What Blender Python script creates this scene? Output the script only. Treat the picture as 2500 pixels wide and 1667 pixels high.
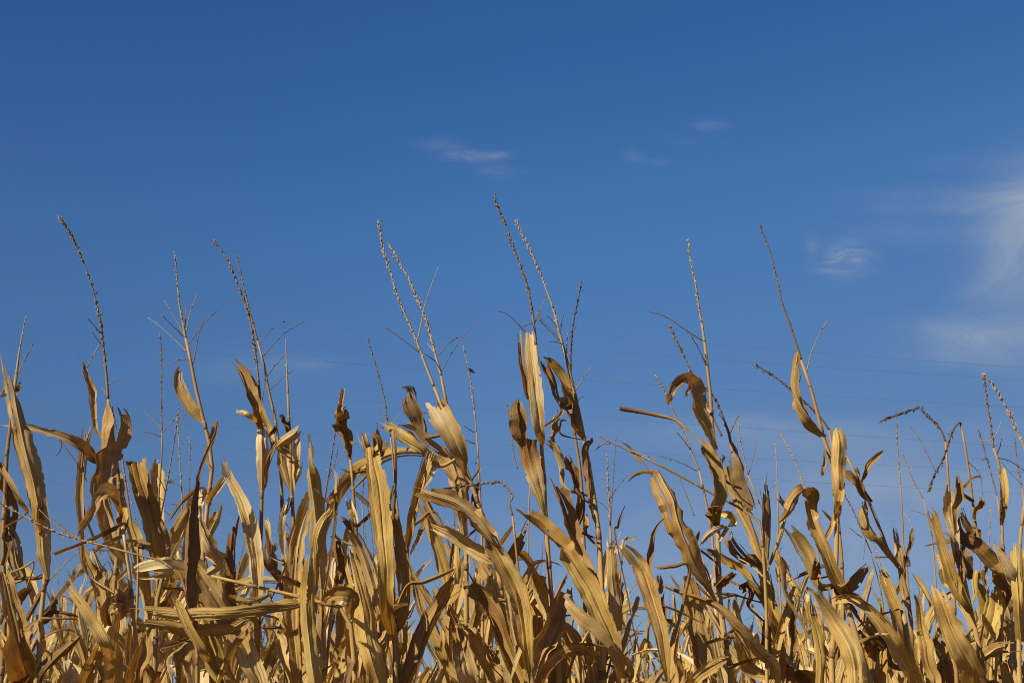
import bpy, math, random
import numpy as np
from mathutils import Vector

for o in list(bpy.data.objects):
    bpy.data.objects.remove(o)
scene = bpy.context.scene
COL = scene.collection

# ------------------------------------------------------------------ camera
EYE = 1.6
PITCH = math.radians(15.3)
FPX = 3125.0                       # focal length in photo pixels (2500 wide)
cam_d = bpy.data.cameras.new('camera')
cam_d.sensor_width = 36.0
cam_d.lens = FPX * 36.0 / 2500.0
cam_d.clip_start = 0.05
cam_d.clip_end = 5000.0
cam_d.dof.use_dof = True
cam_d.dof.focus_distance = 2.8
cam_d.dof.aperture_fstop = 18.0
cam = bpy.data.objects.new('camera', cam_d)
cam.location = (0, 0, EYE)
cam.rotation_euler = (math.pi / 2 + PITCH, 0, 0)
COL.objects.link(cam)
scene.camera = cam

# ------------------------------------------------------------------ sky + sun
SUN_EL = math.radians(40.0)
SUN_BACK = math.radians(52.0)      # how far to the left of straight behind the camera
sx, sy, sz = (-math.sin(SUN_BACK) * math.cos(SUN_EL), -math.cos(SUN_BACK) * math.cos(SUN_EL), math.sin(SUN_EL))
world = bpy.data.worlds.new('World')
scene.world = world
world.use_nodes = True
wn, wl = world.node_tree.nodes, world.node_tree.links
wn.clear()
w_out = wn.new('ShaderNodeOutputWorld')
w_bg = wn.new('ShaderNodeBackground')
w_bg.inputs['Strength'].default_value = 0.063
sky = wn.new('ShaderNodeTexSky')
sky.sky_type = 'NISHITA'
sky.sun_disc = False
sky.sun_elevation = SUN_EL
sky.sun_rotation = math.atan2(sx, sy)
sky.altitude = 300
sky.air_density = 1.0
sky.dust_density = 0.0
sky.ozone_density = 6.0
wl.new(w_bg.outputs[0], w_out.inputs['Surface'])


def wmath(op, a, b=None, clamp=False):
    n = wn.new('ShaderNodeMath')
    n.operation = op
    n.use_clamp = clamp
    for i, v in enumerate((a, b)):
        if v is None:
            continue
        if isinstance(v, (int, float)):
            n.inputs[i].default_value = v
        else:
            wl.new(v, n.inputs[i])
    return n.outputs[0]


def pix_dir(x, y):
    d = Vector((x - 1250.0, FPX * math.cos(PITCH) + (y - 833.5) * math.sin(PITCH), FPX * math.sin(PITCH) - (y - 833.5) * math.cos(PITCH)))
    return d.normalized()


w_tc = wn.new('ShaderNodeTexCoord')
w_dir = w_tc.outputs['Generated']


def cloud_patch(x, y, rx, ry):
    """soft elliptical region of the sky dome round one wisp (centre and half-sizes as angles)"""
    c = pix_dir(x, y)
    r = Vector((1, 0, 0))
    r = (r - c * r.dot(c)).normalized()
    u = r.cross(c)
    def dot(v, s):
        n = wn.new('ShaderNodeVectorMath')
        n.operation = 'DOT_PRODUCT'
        wl.new(w_dir, n.inputs[0])
        n.inputs[1].default_value = v
        return wmath('MULTIPLY', n.outputs['Value'], s)
    a, b = dot(r, FPX / rx), dot(u, FPX / ry)
    d2 = wmath('ADD', wmath('MULTIPLY', a, a), wmath('MULTIPLY', b, b))
    return wmath('POWER', 2.718, wmath('MULTIPLY', d2, -1.0))


def wnoise(scale, stretch, detail, rough, off, distort=0.6):
    mp = wn.new('ShaderNodeMapping')
    mp.inputs['Scale'].default_value = stretch
    mp.inputs['Location'].default_value = off
    wl.new(w_dir, mp.inputs['Vector'])
    n = wn.new('ShaderNodeTexNoise')
    n.inputs['Scale'].default_value = scale
    n.inputs['Detail'].default_value = detail
    n.inputs['Roughness'].default_value = rough
    n.inputs['Distortion'].default_value = distort
    wl.new(mp.outputs[0], n.inputs['Vector'])
    mr = wn.new('ShaderNodeMapRange')
    mr.inputs['From Min'].default_value = 0.40
    mr.inputs['From Max'].default_value = 0.72
    wl.new(n.outputs['Fac'], mr.inputs['Value'])
    return mr.outputs[0]


fine = wnoise(60, (0.45, 1, 1.25), 8, 0.6, (3.1, 0, 0.7), 0.5)
soft = wnoise(14, (0.6, 1, 1.15), 9, 0.60, (1.7, 0.3, 0.2), 0.9)
PATCHES_FINE = [(1120, 372, 34, 14, 1.3), (1165, 384, 70, 11, 1.5), (1215, 380, 26, 9, .8), (1065, 352, 46, 14, .75), (1235, 416, 52, 10, .95), (1215, 430, 40, 14, .35),
                (1735, 308, 40, 14, .95), (1545, 380, 22, 13, 1.3), (1605, 395, 24, 9, .7), (1690, 345, 90, 14, .2),
                (2068, 622, 34, 24, 3.4), (2064, 640, 46, 30, 2.8), (2035, 662, 55, 12, 1.5), (1980, 610, 14, 26, 1.5), (2125, 622, 22, 14, .6),
                (735, 885, 80, 14, .75), (690, 892, 60, 12, .4)]
PATCHES_SOFT = [(2530, 560, 80, 120, 1.25), (2475, 590, 90, 120, .45), (2480, 690, 60, 60, .55), (2420, 728, 70, 36, .55), (2480, 815, 190, 34, 1.25), (2400, 810, 120, 30, .35),
                (2420, 870, 180, 26, .55), (2440, 480, 220, 22, .55), (2300, 512, 140, 14, .4), (2330, 570, 260, 30, .28), (2480, 400, 160, 24, .22), (2560, 700, 120, 240, .4),
                (1900, 1060, 420, 44, .55), (1820, 1030, 160, 22, .4), (600, 905, 160, 40, .2), (2150, 1180, 340, 70, .58), (2050, 1330, 560, 130, .60), (1300, 1450, 700, 120, .22)]
cov = None
for lst, nz in ((PATCHES_FINE, fine), (PATCHES_SOFT, soft)):
    for (x, y, rx, ry, amt) in lst:
        base = wmath('ADD', wmath('MULTIPLY', nz, 0.8), 0.36 if lst is PATCHES_SOFT else 0.10)
        v = wmath('MULTIPLY', wmath('MULTIPLY', cloud_patch(x, y, rx, ry), amt * (.46 if lst is PATCHES_FINE else 1.0)), base)
        cov = v if cov is None else wmath('ADD', cov, v)
cov = wmath('MULTIPLY', cov, 0.62, clamp=True)
w_dim = wn.new('ShaderNodeVectorMath')
w_dim.operation = 'SCALE'
w_dim.inputs['Scale'].default_value = 0.075
wl.new(sky.outputs[0], w_dim.inputs[0])
w_cv = wn.new('ShaderNodeRGBCurve')        # the camera's rendering of a deep autumn blue
for ch, pts in ((0, [(0, 0), (.054, .0305), (.066, .045), (.078, .061), (.188, .132), (.413, .22), (1, .45)]),
                (1, [(0, 0), (.109, .112), (.130, .142), (.153, .173), (.332, .248), (.533, .33), (1, .52)]),
                (2, [(0, 0), (.232, .337), (.268, .380), (.305, .420), (.521, .462), (.6, .50), (1, .62)])):
    c = w_cv.mapping.curves[ch]
    for p in pts[1:-1]:
        c.points.new(*p)
    c.points[len(pts) - 1].location = pts[-1]
    for p in c.points:
        p.handle_type = 'AUTO_CLAMPED'
w_cv.mapping.update()
wl.new(w_dim.outputs[0], w_cv.inputs['Color'])
w_hs = wn.new('ShaderNodeVectorMath')
w_hs.operation = 'SCALE'
w_hs.inputs['Scale'].default_value = 10.0
wl.new(w_cv.outputs[0], w_hs.inputs[0])
w_sep = wn.new('ShaderNodeSeparateXYZ')      # scales the sky colour down towards the left
wl.new(w_dir, w_sep.inputs[0])
wl.new(wmath('MULTIPLY', wmath('ADD', wmath('MULTIPLY', wmath('MINIMUM', w_sep.outputs[0], 0.0), 0.42), 1.0), 10.0), w_hs.inputs['Scale'])
w_mix = wn.new('ShaderNodeMix')
w_mix.data_type = 'RGBA'
wl.new(cov, w_mix.inputs['Factor'])
wl.new(w_hs.outputs[0], w_mix.inputs['A'])
w_mix.inputs['B'].default_value = (3.5, 4.0, 4.9, 1)
wl.new(w_mix.outputs['Result'], w_bg.inputs['Color'])

sun_d = bpy.data.lights.new('sun', 'SUN')
sun_d.energy = 4.7
sun_d.angle = math.radians(0.5)
sun_d.color = (1.0, 0.91, 0.75)
sun = bpy.data.objects.new('sun', sun_d)
sun.rotation_euler = Vector((sx, sy, sz)).to_track_quat('Z', 'Y').to_euler()
sun.location = (-3, -3, 8)
COL.objects.link(sun)
scene.view_settings.view_transform = 'Standard'
scene.view_settings.look = 'None'
scene.view_settings.exposure = 0.66
scene.view_settings.gamma = 1.0
scene.cycles.filter_width = 1.05

# ------------------------------------------------------------------ materials


class NT:
    def __init__(self, name):
        self.m = bpy.data.materials.new(name)
        self.m.use_nodes = True
        self.n, self.l = self.m.node_tree.nodes, self.m.node_tree.links
        self.n.clear()
        self.out = self.n.new('ShaderNodeOutputMaterial')

    def put(self, sock, v):
        if v is None:
            return
        if isinstance(v, (int, float)):
            sock.default_value = v
        elif isinstance(v, tuple):
            sock.default_value = v if len(v) == len(sock.default_value) else v + (1.0,)
        else:
            self.l.new(v, sock)

    def math(self, op, a, b=None, clamp=False):
        n = self.n.new('ShaderNodeMath')
        n.operation = op
        n.use_clamp = clamp
        self.put(n.inputs[0], a)
        self.put(n.inputs[1], b)
        return n.outputs[0]

    def mix(self, f, a, b, mode='MIX'):
        n = self.n.new('ShaderNodeMix')
        n.data_type = 'RGBA'
        n.blend_type = mode
        self.put(n.inputs['Factor'], f)
        self.put(n.inputs['A'], a)
        self.put(n.inputs['B'], b)
        return n.outputs['Result']

    def noise(self, vec, scale, detail=4, rough=0.55, stretch=(1, 1, 1), distort=0.0):
        mp = self.n.new('ShaderNodeMapping')
        mp.inputs['Scale'].default_value = stretch
        self.l.new(vec, mp.inputs['Vector'])
        n = self.n.new('ShaderNodeTexNoise')
        n.inputs['Scale'].default_value = scale
        n.inputs['Detail'].default_value = detail
        n.inputs['Roughness'].default_value = rough
        n.inputs['Distortion'].default_value = distort
        self.l.new(mp.outputs[0], n.inputs['Vector'])
        return n.outputs['Fac']

    def ramp(self, v, lo, hi, t0=0.0, t1=1.0):
        n = self.n.new('ShaderNodeMapRange')
        n.inputs['From Min'].default_value = lo
        n.inputs['From Max'].default_value = hi
        n.inputs['To Min'].default_value = t0
        n.inputs['To Max'].default_value = t1
        self.put(n.inputs['Value'], v)
        return n.outputs[0]

    def bump(self, h, strength, dist):
        n = self.n.new('ShaderNodeBump')
        n.inputs['Strength'].default_value = strength
        n.inputs['Distance'].default_value = dist
        self.put(n.inputs['Height'], h)
        return n.outputs[0]

    def surf(self, col, rough, normal=None, spec=0.3, transl=0.0, tcol=None):
        p = self.n.new('ShaderNodeBsdfPrincipled')
        self.put(p.inputs['Base Color'], col)
        self.put(p.inputs['Roughness'], rough)
        p.inputs['Specular IOR Level'].default_value = spec
        if normal is not None:
            self.l.new(normal, p.inputs['Normal'])
        res = p.outputs[0]
        if transl > 0:
            t = self.n.new('ShaderNodeBsdfTranslucent')
            self.put(t.inputs['Color'], tcol if tcol is not None else col)
            mx = self.n.new('ShaderNodeMixShader')
            mx.inputs[0].default_value = transl
            self.l.new(res, mx.inputs[1])
            self.l.new(t.outputs[0], mx.inputs[2])
            res = mx.outputs[0]
        self.l.new(res, self.out.inputs['Surface'])
        return self.m


def leaf_material():
    t = NT('dry_leaf')
    uv = t.n.new('ShaderNodeUVMap').outputs['UV']
    oi = t.n.new('ShaderNodeObjectInfo')
    at = t.n.new('ShaderNodeAttribute')
    at.attribute_name = 'tone'
    sh = t.n.new('ShaderNodeVectorMath')
    sh.operation = 'ADD'
    cx = t.n.new('ShaderNodeCombineXYZ')
    t.l.new(t.math('MULTIPLY', oi.outputs['Random'], 37.0), cx.inputs[0])
    t.l.new(t.math('MULTIPLY', oi.outputs['Random'], 91.0), cx.inputs[1])
    t.l.new(uv, sh.inputs[0])
    t.l.new(cx.outputs[0], sh.inputs[1])
    v = sh.outputs[0]
    streak = t.noise(v, 1.0, 4, 0.6, (13, 2.6, 1), 0.35)
    vein = t.noise(v, 1.0, 2, 0.6, (44, 1.2, 1))
    crack = t.noise(v, 1.0, 2, 0.5, (24, 2.0, 1))
    patch = t.noise(v, 1.0, 5, 0.6, (2.6, 7, 1), 0.7)
    spots = t.noise(v, 1.0, 5, 0.65, (9, 34, 1), 0.3)
    mould = t.noise(v, 1.0, 6, 0.62, (2.0, 3.4, 1), 0.9)
    col = t.mix(t.ramp(patch, 0.34, 0.68), (0.40, 0.24, 0.054), (0.51, 0.345, 0.115))
    col = t.mix(t.ramp(streak, 0.40, 0.75, 0, 0.75), col, (0.66, 0.50, 0.21))
    vmod = t.ramp(t.noise(v, 1.0, 3, 0.6, (3.5, 8, 1), 0.8), 0.35, 0.65, 0.15, 1.0)
    col = t.mix(t.math('MULTIPLY', vmod, t.ramp(vein, 0.48, 0.68, 0, 0.75)), col, (0.20, 0.105, 0.028))
    col = t.mix(t.math('MULTIPLY', vmod, t.ramp(crack, 0.66, 0.71, 0, 0.8)), col, (0.115, 0.055, 0.016))
    col = t.mix(t.ramp(mould, 0.56, 0.72, 0, 0.70), col, (0.19, 0.100, 0.035))
    col = t.mix(t.ramp(spots, 0.64, 0.72, 0, 0.75), col, (0.105, 0.055, 0.022))
    sep = t.n.new('ShaderNodeSeparateXYZ')
    t.l.new(uv, sep.inputs[0])
    mid = t.math('ABSOLUTE', t.math('SUBTRACT', sep.outputs[0], 0.5))
    col = t.mix(t.ramp(mid, 0.015, 0.04, 0.75, 0.0), col, (0.60, 0.46, 0.22))
    edge = t.math('MULTIPLY', t.ramp(mid, 0.36, 0.5), t.ramp(patch, 0.45, 0.6))
    col = t.mix(t.math('MULTIPLY', edge, 0.5), col, (0.20, 0.11, 0.04))
    # each leaf dries to its own shade, some bleached, some rusty
    r3 = t.math('FRACT', t.math('MULTIPLY', oi.outputs['Random'], 23.7))
    blot = t.noise(v, 1.0, 5, 0.62, (1.6, 5, 1), 1.1)
    col = t.mix(t.math('MULTIPLY', t.ramp(r3, 0.45, 0.9), t.ramp(blot, 0.40, 0.58, 0, 0.75)), col, (0.60, 0.50, 0.33))
    col = t.mix(t.math('MULTIPLY', t.ramp(r3, 0.45, 0.1), t.ramp(blot, 0.50, 0.62, 0, 0.70)), col, (0.22, 0.095, 0.030))
    r2 = t.math('FRACT', t.math('MULTIPLY', oi.outputs['Random'], 7.31))
    col = t.mix(1.0, col, t.mix(oi.outputs['Random'], (0.82, 0.78, 0.70), (1.08, 1.06, 1.06)), 'MULTIPLY')
    col = t.mix(t.ramp(r2, 0.55, 1.0, 0, 0.38), col, t.mix(1.0, col, (0.98, 1.02, 0.62), 'MULTIPLY'))
    col = t.mix(1.0, col, at.outputs['Color'], 'MULTIPLY')
    col = t.mix(1.0, col, (1.10, 1.09, 1.04), 'MULTIPLY')
    h = t.math('ADD', t.math('MULTIPLY', vein, 0.7), t.math('MULTIPLY', streak, 0.6))
    bp = t.bump(h, 0.8, 0.003)
    tcol = t.mix(1.0, col, (1.0, 0.70, 0.34), 'MULTIPLY')
    return t.surf(col, 0.55, bp, 0.28, 0.22, tcol)


def stalk_material():
    t = NT('dry_stalk')
    uv = t.n.new('ShaderNodeUVMap').outputs['UV']
    oi = t.n.new('ShaderNodeObjectInfo')
    at = t.n.new('ShaderNodeAttribute')
    at.attribute_name = 'tone'
    streak = t.noise(uv, 1.0, 3, 0.6, (14, 3, 1))
    patch = t.noise(uv, 1.0, 4, 0.6, (2, 6, 1), 0.5)
    col = t.mix(t.ramp(patch, 0.35, 0.65), (0.35, 0.225, 0.075), (0.44, 0.31, 0.135))
    col = t.mix(t.ramp(streak, 0.45, 0.7, 0, 0.6), col, (0.30, 0.17, 0.055))
    col = t.mix(1.0, col, t.mix(oi.outputs['Random'], (0.8, 0.8, 0.7), (1.1, 1.02, 0.95)), 'MULTIPLY')
    col = t.mix(1.0, col, at.outputs['Color'], 'MULTIPLY')
    return t.surf(col, 0.5, t.bump(streak, 0.4, 0.001), 0.3)


def tassel_material():
    t = NT('tassel_spikelet')
    g = t.n.new('ShaderNodeNewGeometry')
    at = t.n.new('ShaderNodeAttribute')
    at.attribute_name = 'tone'
    f = t.math('POWER', g.outputs['Random Per Island'], 1.5)
    col = t.mix(f, (0.17, 0.110, 0.060), (0.46, 0.34, 0.19))
    col = t.mix(1.0, col, at.outputs['Color'], 'MULTIPLY')
    return t.surf(col, 0.65, None, 0.25, 0.12)


def plain(name, c, rough, spec=0.3, metal=0.0, nscale=40, dark=0.6):
    t = NT(name)
    tc = t.n.new('ShaderNodeTexCoord').outputs['Object']
    n = t.noise(tc, nscale, 4, 0.6)
    col = t.mix(t.ramp(n, 0.3, 0.7), tuple(x * dark for x in c), c)
    m = t.surf(col, rough, t.bump(n, 0.3, 0.01), spec)
    return m


M_LEAF, M_STALK, M_TASSEL = leaf_material(), stalk_material(), tassel_material()
M_NODE = plain('stalk_node', (0.26, 0.155, 0.065), 0.6, nscale=60)
M_CABLE = plain('weathered_cable', (0.14, 0.165, 0.20), 0.7, 0.1, nscale=3, dark=0.8)
M_SOIL = plain('dry_soil', (0.17, 0.12, 0.075), 0.95, 0.1, nscale=5, dark=0.5)
M_BUG = plain('dark_chitin', (0.05, 0.045, 0.04), 0.4, nscale=300)

# ------------------------------------------------------------------ geometry helpers
TILE = {'A': (0, 500), 'B': (620, 500), 'C': (1240, 460), 'D': (1860, 500),
        'E': (0, 1067), 'F': (620, 1067), 'G': (1240, 1067), 'H': (1860, 1067), 'P': (0, 0)}
TS = 2.614


def tp(tile, x, y):
    ox, oy = TILE[tile]
    s = 1.0 if tile == 'P' else TS
    return ox + x / s, oy + y / s


CP, SP = math.cos(PITCH), math.sin(PITCH)


def at(px, py, Y):
    """photo direction -> the point of that direction lying Y metres in front of the camera's stand"""
    dx, dy, dz = px - 1250.0, FPX * CP + (py - 833.5) * SP, FPX * SP - (py - 833.5) * CP
    t = Y / dy
    return np.array((dx * t, Y, EYE + dz * t)), t


def unit(v):
    return v / (np.linalg.norm(v) + 1e-12)


def catmull(P, n):
    """P (k,d) control rows -> n rows along a centripetal-ish Catmull-Rom, even in arc length of the first 3 columns"""
    P = np.asarray(P, float)
    if len(P) == 2:
        t = np.linspace(0, 1, n)[:, None]
        return P[0] * (1 - t) + P[1] * t
    Q = np.vstack([2 * P[0] - P[1], P, 2 * P[-1] - P[-2]])
    out = []
    for i in range(1, len(Q) - 2):
        p0, p1, p2, p3 = Q[i - 1:i + 3]
        for t in np.linspace(0, 1, 14, endpoint=False):
            out.append(0.5 * (2 * p1 + (p2 - p0) * t + (2 * p0 - 5 * p1 + 4 * p2 - p3) * t * t + (3 * p1 - p0 - 3 * p2 + p3) * t ** 3))
    out.append(P[-1])
    out = np.array(out)
    d = np.concatenate([[0], np.cumsum(np.linalg.norm(np.diff(out[:, :3], axis=0), axis=1))])
    s = np.linspace(0, d[-1], n)
    return np.stack([np.interp(s, d, out[:, k]) for k in range(out.shape[1])], 1)


def snoise(rng, n, period, amp):
    """smooth 1-D noise of n samples"""
    k = max(3, int(n / max(period, 1)) + 3)
    return amp * np.interp(np.linspace(0, k - 1, n), np.arange(k), rng.uniform(-1, 1, k))


class MB:
    def __init__(self):
        self.v, self.f, self.uv, self.tone, self.m = [], [], [], [], []
        self.c = 0

    def add(self, verts, faces, uvs, tone=(1, 1, 1), mat=0):
        verts = np.asarray(verts, float)
        self.v.append(verts)
        self.f += [tuple(i + self.c for i in f) for f in faces]
        self.uv.append(np.asarray(uvs, float))
        tone = np.asarray(tone, float)
        self.tone.append(np.broadcast_to(tone, (len(verts), 3)) if tone.ndim == 1 else tone)
        self.m += [mat] * len(faces)
        self.c += len(verts)

    def mesh(self, name, mats):
        me = bpy.data.meshes.new(name)
        V = np.vstack(self.v)
        me.from_pydata(V.tolist(), [], self.f)
        UV = np.vstack(self.uv)
        T = np.vstack(self.tone)
        lv = np.empty(len(me.loops), np.int32)
        me.loops.foreach_get('vertex_index', lv)
        ul = me.uv_layers.new(name='UVMap')
        ul.data.foreach_set('uv', UV[lv].ravel())
        ca = me.color_attributes.new('tone', 'FLOAT_COLOR', 'POINT')
        ca.data.foreach_set('color', np.hstack([T, np.ones((len(T), 1))]).ravel())
        for m in mats if isinstance(mats, (list, tuple)) else [mats]:
            me.materials.append(m)
        me.polygons.foreach_set('material_index', np.array(self.m, np.int32))
        me.polygons.foreach_set('use_smooth', np.ones(len(me.polygons), bool))
        me.update()
        if name.startswith('leaf'):
            me.set_sharp_from_angle(angle=math.radians(24))
        return me

    def build(self, name, mats, parent=None):
        o = bpy.data.objects.new(name, self.mesh(name, mats))
        COL.objects.link(o)
        if parent is not None:
            o.parent = parent
            o.matrix_parent_inverse.identity()
            o.location = -np.array(root_loc(parent))
        return o


def root_loc(o):
    p = np.zeros(3)
    while o is not None:
        p += np.array(o.location)
        o = o.parent
    return p


def tube(mb, P, R, sides=8, tone=(1, 1, 1), mat=0, closed=True, vs=1.0):
    P = np.asarray(P, float)
    n = len(P)
    R = np.broadcast_to(np.asarray(R, float), (n,))
    T = np.gradient(P, axis=0)
    T /= np.linalg.norm(T, axis=1)[:, None] + 1e-12
    s = np.array((1, 0, 0.0)) if abs(T[0][0]) < 0.9 else np.array((0, 1, 0.0))
    V, UV = [], []
    L = np.concatenate([[0], np.cumsum(np.linalg.norm(np.diff(P, axis=0), axis=1))])
    for i in range(n):
        s = unit(s - T[i] * s.dot(T[i]))
        b = np.cross(T[i], s)
        for k in range(sides):
            a = 2 * math.pi * k / sides
            V.append(P[i] + R[i] * (s * math.cos(a) + b * math.sin(a)))
            UV.append((abs(2.0 * k / sides - 1), L[i] * vs))
    F = [(i * sides + k, i * sides + (k + 1) % sides, (i + 1) * sides + (k + 1) % sides, (i + 1) * sides + k)
         for i in range(n - 1) for k in range(sides)]
    if closed:
        F.append(tuple(range(sides))[::-1])
        F.append(tuple((n - 1) * sides + k for k in range(sides)))
    tone = np.asarray(tone, float)
    if tone.ndim == 2:
        tone = np.repeat(tone, sides, axis=0)
    mb.add(V, F, UV, tone, mat)


TONES = {'t': (1, 1, 1), 'p': (1.2, 1.22, 1.2), 'y': (1.0, 0.98, 0.70), 'b': (0.74, 0.66, 0.57), 'd': (0.44, 0.35, 0.29),
         'r': (0.58, 0.40, 0.31), 'g': (0.80, 0.82, 0.90), 'o': (0.86, 0.88, 0.62)}  # darker codes


def blade(mb, C, W, S, rng, curl=0.5, vee=0.25, pleat=0.05, ragged=0.12, splits=1, tones=None, ncol=13, mat=0, sgn=1.0, crumple=.075):
    """one leaf blade: centre line C (n,3), half widths W (n,), width axes S (n,3)"""
    n = len(C)
    T = np.gradient(C, axis=0)
    T /= np.linalg.norm(T, axis=1)[:, None] + 1e-12
    N = np.cross(S, T) * sgn
    N /= np.linalg.norm(N, axis=1)[:, None] + 1e-12
    u = np.linspace(-1, 1, ncol)
    L = np.concatenate([[0], np.cumsum(np.linalg.norm(np.diff(C, axis=0), axis=1))])
    step = L[-1] / max(n - 1, 1)
    per = lambda m: max(m / max(step, 1e-4), 1.5)
    el, er = 1 + snoise(rng, n, per(.05), .10) + snoise(rng, n, per(.011), .10), 1 + snoise(rng, n, per(.05), .12) + snoise(rng, n, per(.011), .10)
    crl = np.clip(curl * (1 + snoise(rng, n, per(.12), .5)), 0.02, 2.6)
    W = W * np.clip(curl / max(math.sin(min(curl, 1.5)), .3), 1, 1.25)      # keep the spread width the same when it curls
    veev = vee * (1 + snoise(rng, n, per(.1), .6))
    knots = np.sort(rng.uniform(-1.15, 1.15, 11))      # unevenly spaced lengthwise creases
    kv = rng.uniform(-1, 1, 11) * (1 - .6 * (rng.random(11) < .4))
    drift = np.cumsum(snoise(rng, n, per(.1), .012))
    gy, gx = max(3, int(n / 4)), 6
    grid = rng.normal(0, 1, (gy, gx))
    gi = np.linspace(0, gy - 1, n)
    rip_l, rip_r = snoise(rng, n, per(.035), .16), snoise(rng, n, per(.035), .16)
    V = np.empty((n, ncol, 3))
    for j, uu in enumerate(u):
        side = np.where(uu < 0, el, er)
        th = uu * crl
        x = W * side * np.sin(th) / crl
        z = W * (1 - np.cos(th)) / crl + W * veev * abs(uu) + W * pleat * 1.7 * np.interp(uu + drift, knots, kv)
        cr = np.array([np.interp((uu + 1) / 2 * (gx - 1), range(gx), row) for row in grid])
        z = z + np.minimum(W, .03) * crumple * np.interp(gi, range(gy), cr)
        z = z - W * .15 * math.exp(-(uu / .09) ** 2)
        z = z + W * np.where(uu < 0, rip_l, rip_r) * abs(uu) ** 2
        V[:, j] = C + S * x[:, None] + N * z[:, None]
    end = np.full(ncol, n - 1)
    if ragged > 0:
        base = rng.uniform(0, ragged, 4)
        e = np.interp(np.linspace(0, 3, ncol), range(4), base) + rng.uniform(0, ragged * .55, ncol)
        e -= e.min()
        end = np.clip((n - 1) * (1 - e), 2, n - 1).astype(int)
    kill = np.zeros((n - 1, ncol - 1), bool)
    for j in range(ncol - 1):
        kill[min(end[j], end[j + 1]):, j] = True
    for _ in range(splits):
        j = int(rng.integers(2, ncol - 3))
        s0 = int(n * rng.uniform(.45, .85))
        if rng.random() < 0.65:
            kill[s0:, j] = True
            V[s0:, :j + 1] += N[s0:, None] * (np.linspace(0, 1, n - s0)[:, None, None] * W[s0:, None, None] * rng.uniform(-.6, .6))
        else:
            kill[s0:s0 + max(2, int(n * .10)), j] = True
    nib = int(n / 13) if ncol > 8 else 1
    for _ in range(nib):      # frayed, bitten edges
        i0, ln = int(rng.integers(1, n - 2)), int(rng.integers(1, 3))
        e = 1 if rng.random() < .75 or ncol < 15 else 2
        if rng.random() < .5:
            kill[i0:i0 + ln, :e] = True
        else:
            kill[i0:i0 + ln, ncol - 1 - e:] = True
    if ncol > 12 and splits and rng.random() < .6:      # a hole or two, drawn out along the veins
        for _ in range(int(rng.integers(1, 3))):
            i0, j0 = int(rng.integers(n // 5, n - 4)), int(rng.integers(2, ncol - 4))
            kill[i0:i0 + int(rng.integers(1, 4)), j0] = True
    F, used = [], {}
    flat = V.reshape(-1, 3)
    for i in range(n - 1):
        for j in range(ncol - 1):
            if not kill[i, j]:
                F.append((i * ncol + j, i * ncol + j + 1, (i + 1) * ncol + j + 1, (i + 1) * ncol + j))
    UV = np.stack([np.tile(np.linspace(0, 1, ncol), n), np.repeat(L, ncol)], 1)
    if tones is None:
        tv = np.ones((n * ncol, 3))
    else:
        tv = np.repeat(tones, ncol, axis=0)
    ids = sorted({i for f in F for i in f})
    remap = {k: q for q, k in enumerate(ids)}
    mb.add(flat[ids], [tuple(remap[i] for i in f) for f in F], UV[ids], tv[ids], mat)


def tone_rows(code, n):
    K = np.array([TONES[c] for c in code], float)
    if len(K) == 1:
        return np.repeat(K, n, axis=0)
    x = np.linspace(0, len(K) - 1, n)
    return np.stack([np.interp(x, range(len(K)), K[:, k]) for k in range(3)], 1)


def spike(mb, P, r0, r1, rng, dense, bare=0.35, tone=(1, 1, 1), size=1.0, mat=0):
    """tassel axis with its spikelets: P runs from the base to the tip"""
    n = len(P)
    tube(mb, P, r1 + (r0 - r1) * (1 - np.linspace(0, 1, n)) ** 2.1, 6, tuple(.9 * c for c in tone), mat)
    L = np.concatenate([[0], np.cumsum(np.linalg.norm(np.diff(P, axis=0), axis=1))])
    s = L[-1] * bare
    T = np.gradient(P, axis=0)
    k = 0
    gate = snoise(rng, 60, 3, 1.0)
    while s < L[-1]:
        if gate[min(59, int(60 * s / L[-1]))] > .55:
            s += dense * .9
            k += 1
            if rng.random() < .75:
                continue
        p = np.array([np.interp(s, L, P[:, q]) for q in range(3)])
        t = unit(np.array([np.interp(s, L, T[:, q]) for q in range(3)]))
        a = k * 2.4 + rng.uniform(-.5, .5)
        s1 = unit(np.cross(t, (0.3, 0.9, 0.1)))
        s2 = np.cross(t, s1)
        o = s1 * math.cos(a) + s2 * math.sin(a)
        ln = rng.uniform(.0045, .0105) * size
        sp = rng.uniform(.08, .42)
        if rng.random() < 0.09:
            sp = rng.uniform(.9, 1.8)
        d = unit(t + o * sp)
        w = rng.uniform(.0008, .0016) * size
        q0 = p + o * r1
        side = unit(np.cross(d, o) + 1e-6)
        up = np.cross(side, d)
        V = [q0, q0 + d * ln * .45 + side * w, q0 + d * ln * .45 + up * w, q0 + d * ln * .45 - side * w, q0 + d * ln * .45 - up * w, q0 + d * ln]
        F = [(0, 1, 2), (0, 2, 3), (0, 3, 4), (0, 4, 1), (5, 2, 1), (5, 3, 2), (5, 4, 3), (5, 1, 4)]
        mb.add(V, F, [(0, 0)] * 6, tone, mat)
        s += dense * rng.choice([.25, .5, .9, 1.5, 2.0])
        k += 1


def empty(name, loc):
    o = bpy.data.objects.new(name, None)
    o.location = loc
    o.empty_display_size = 0.1
    COL.objects.link(o)
    return o


def tag(o, label=None, cat=None, group=None, kind=None):
    for k, v in (('label', label), ('category', cat), ('group', group), ('kind', kind)):
        if v:
            o[k] = v
    return o


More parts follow.
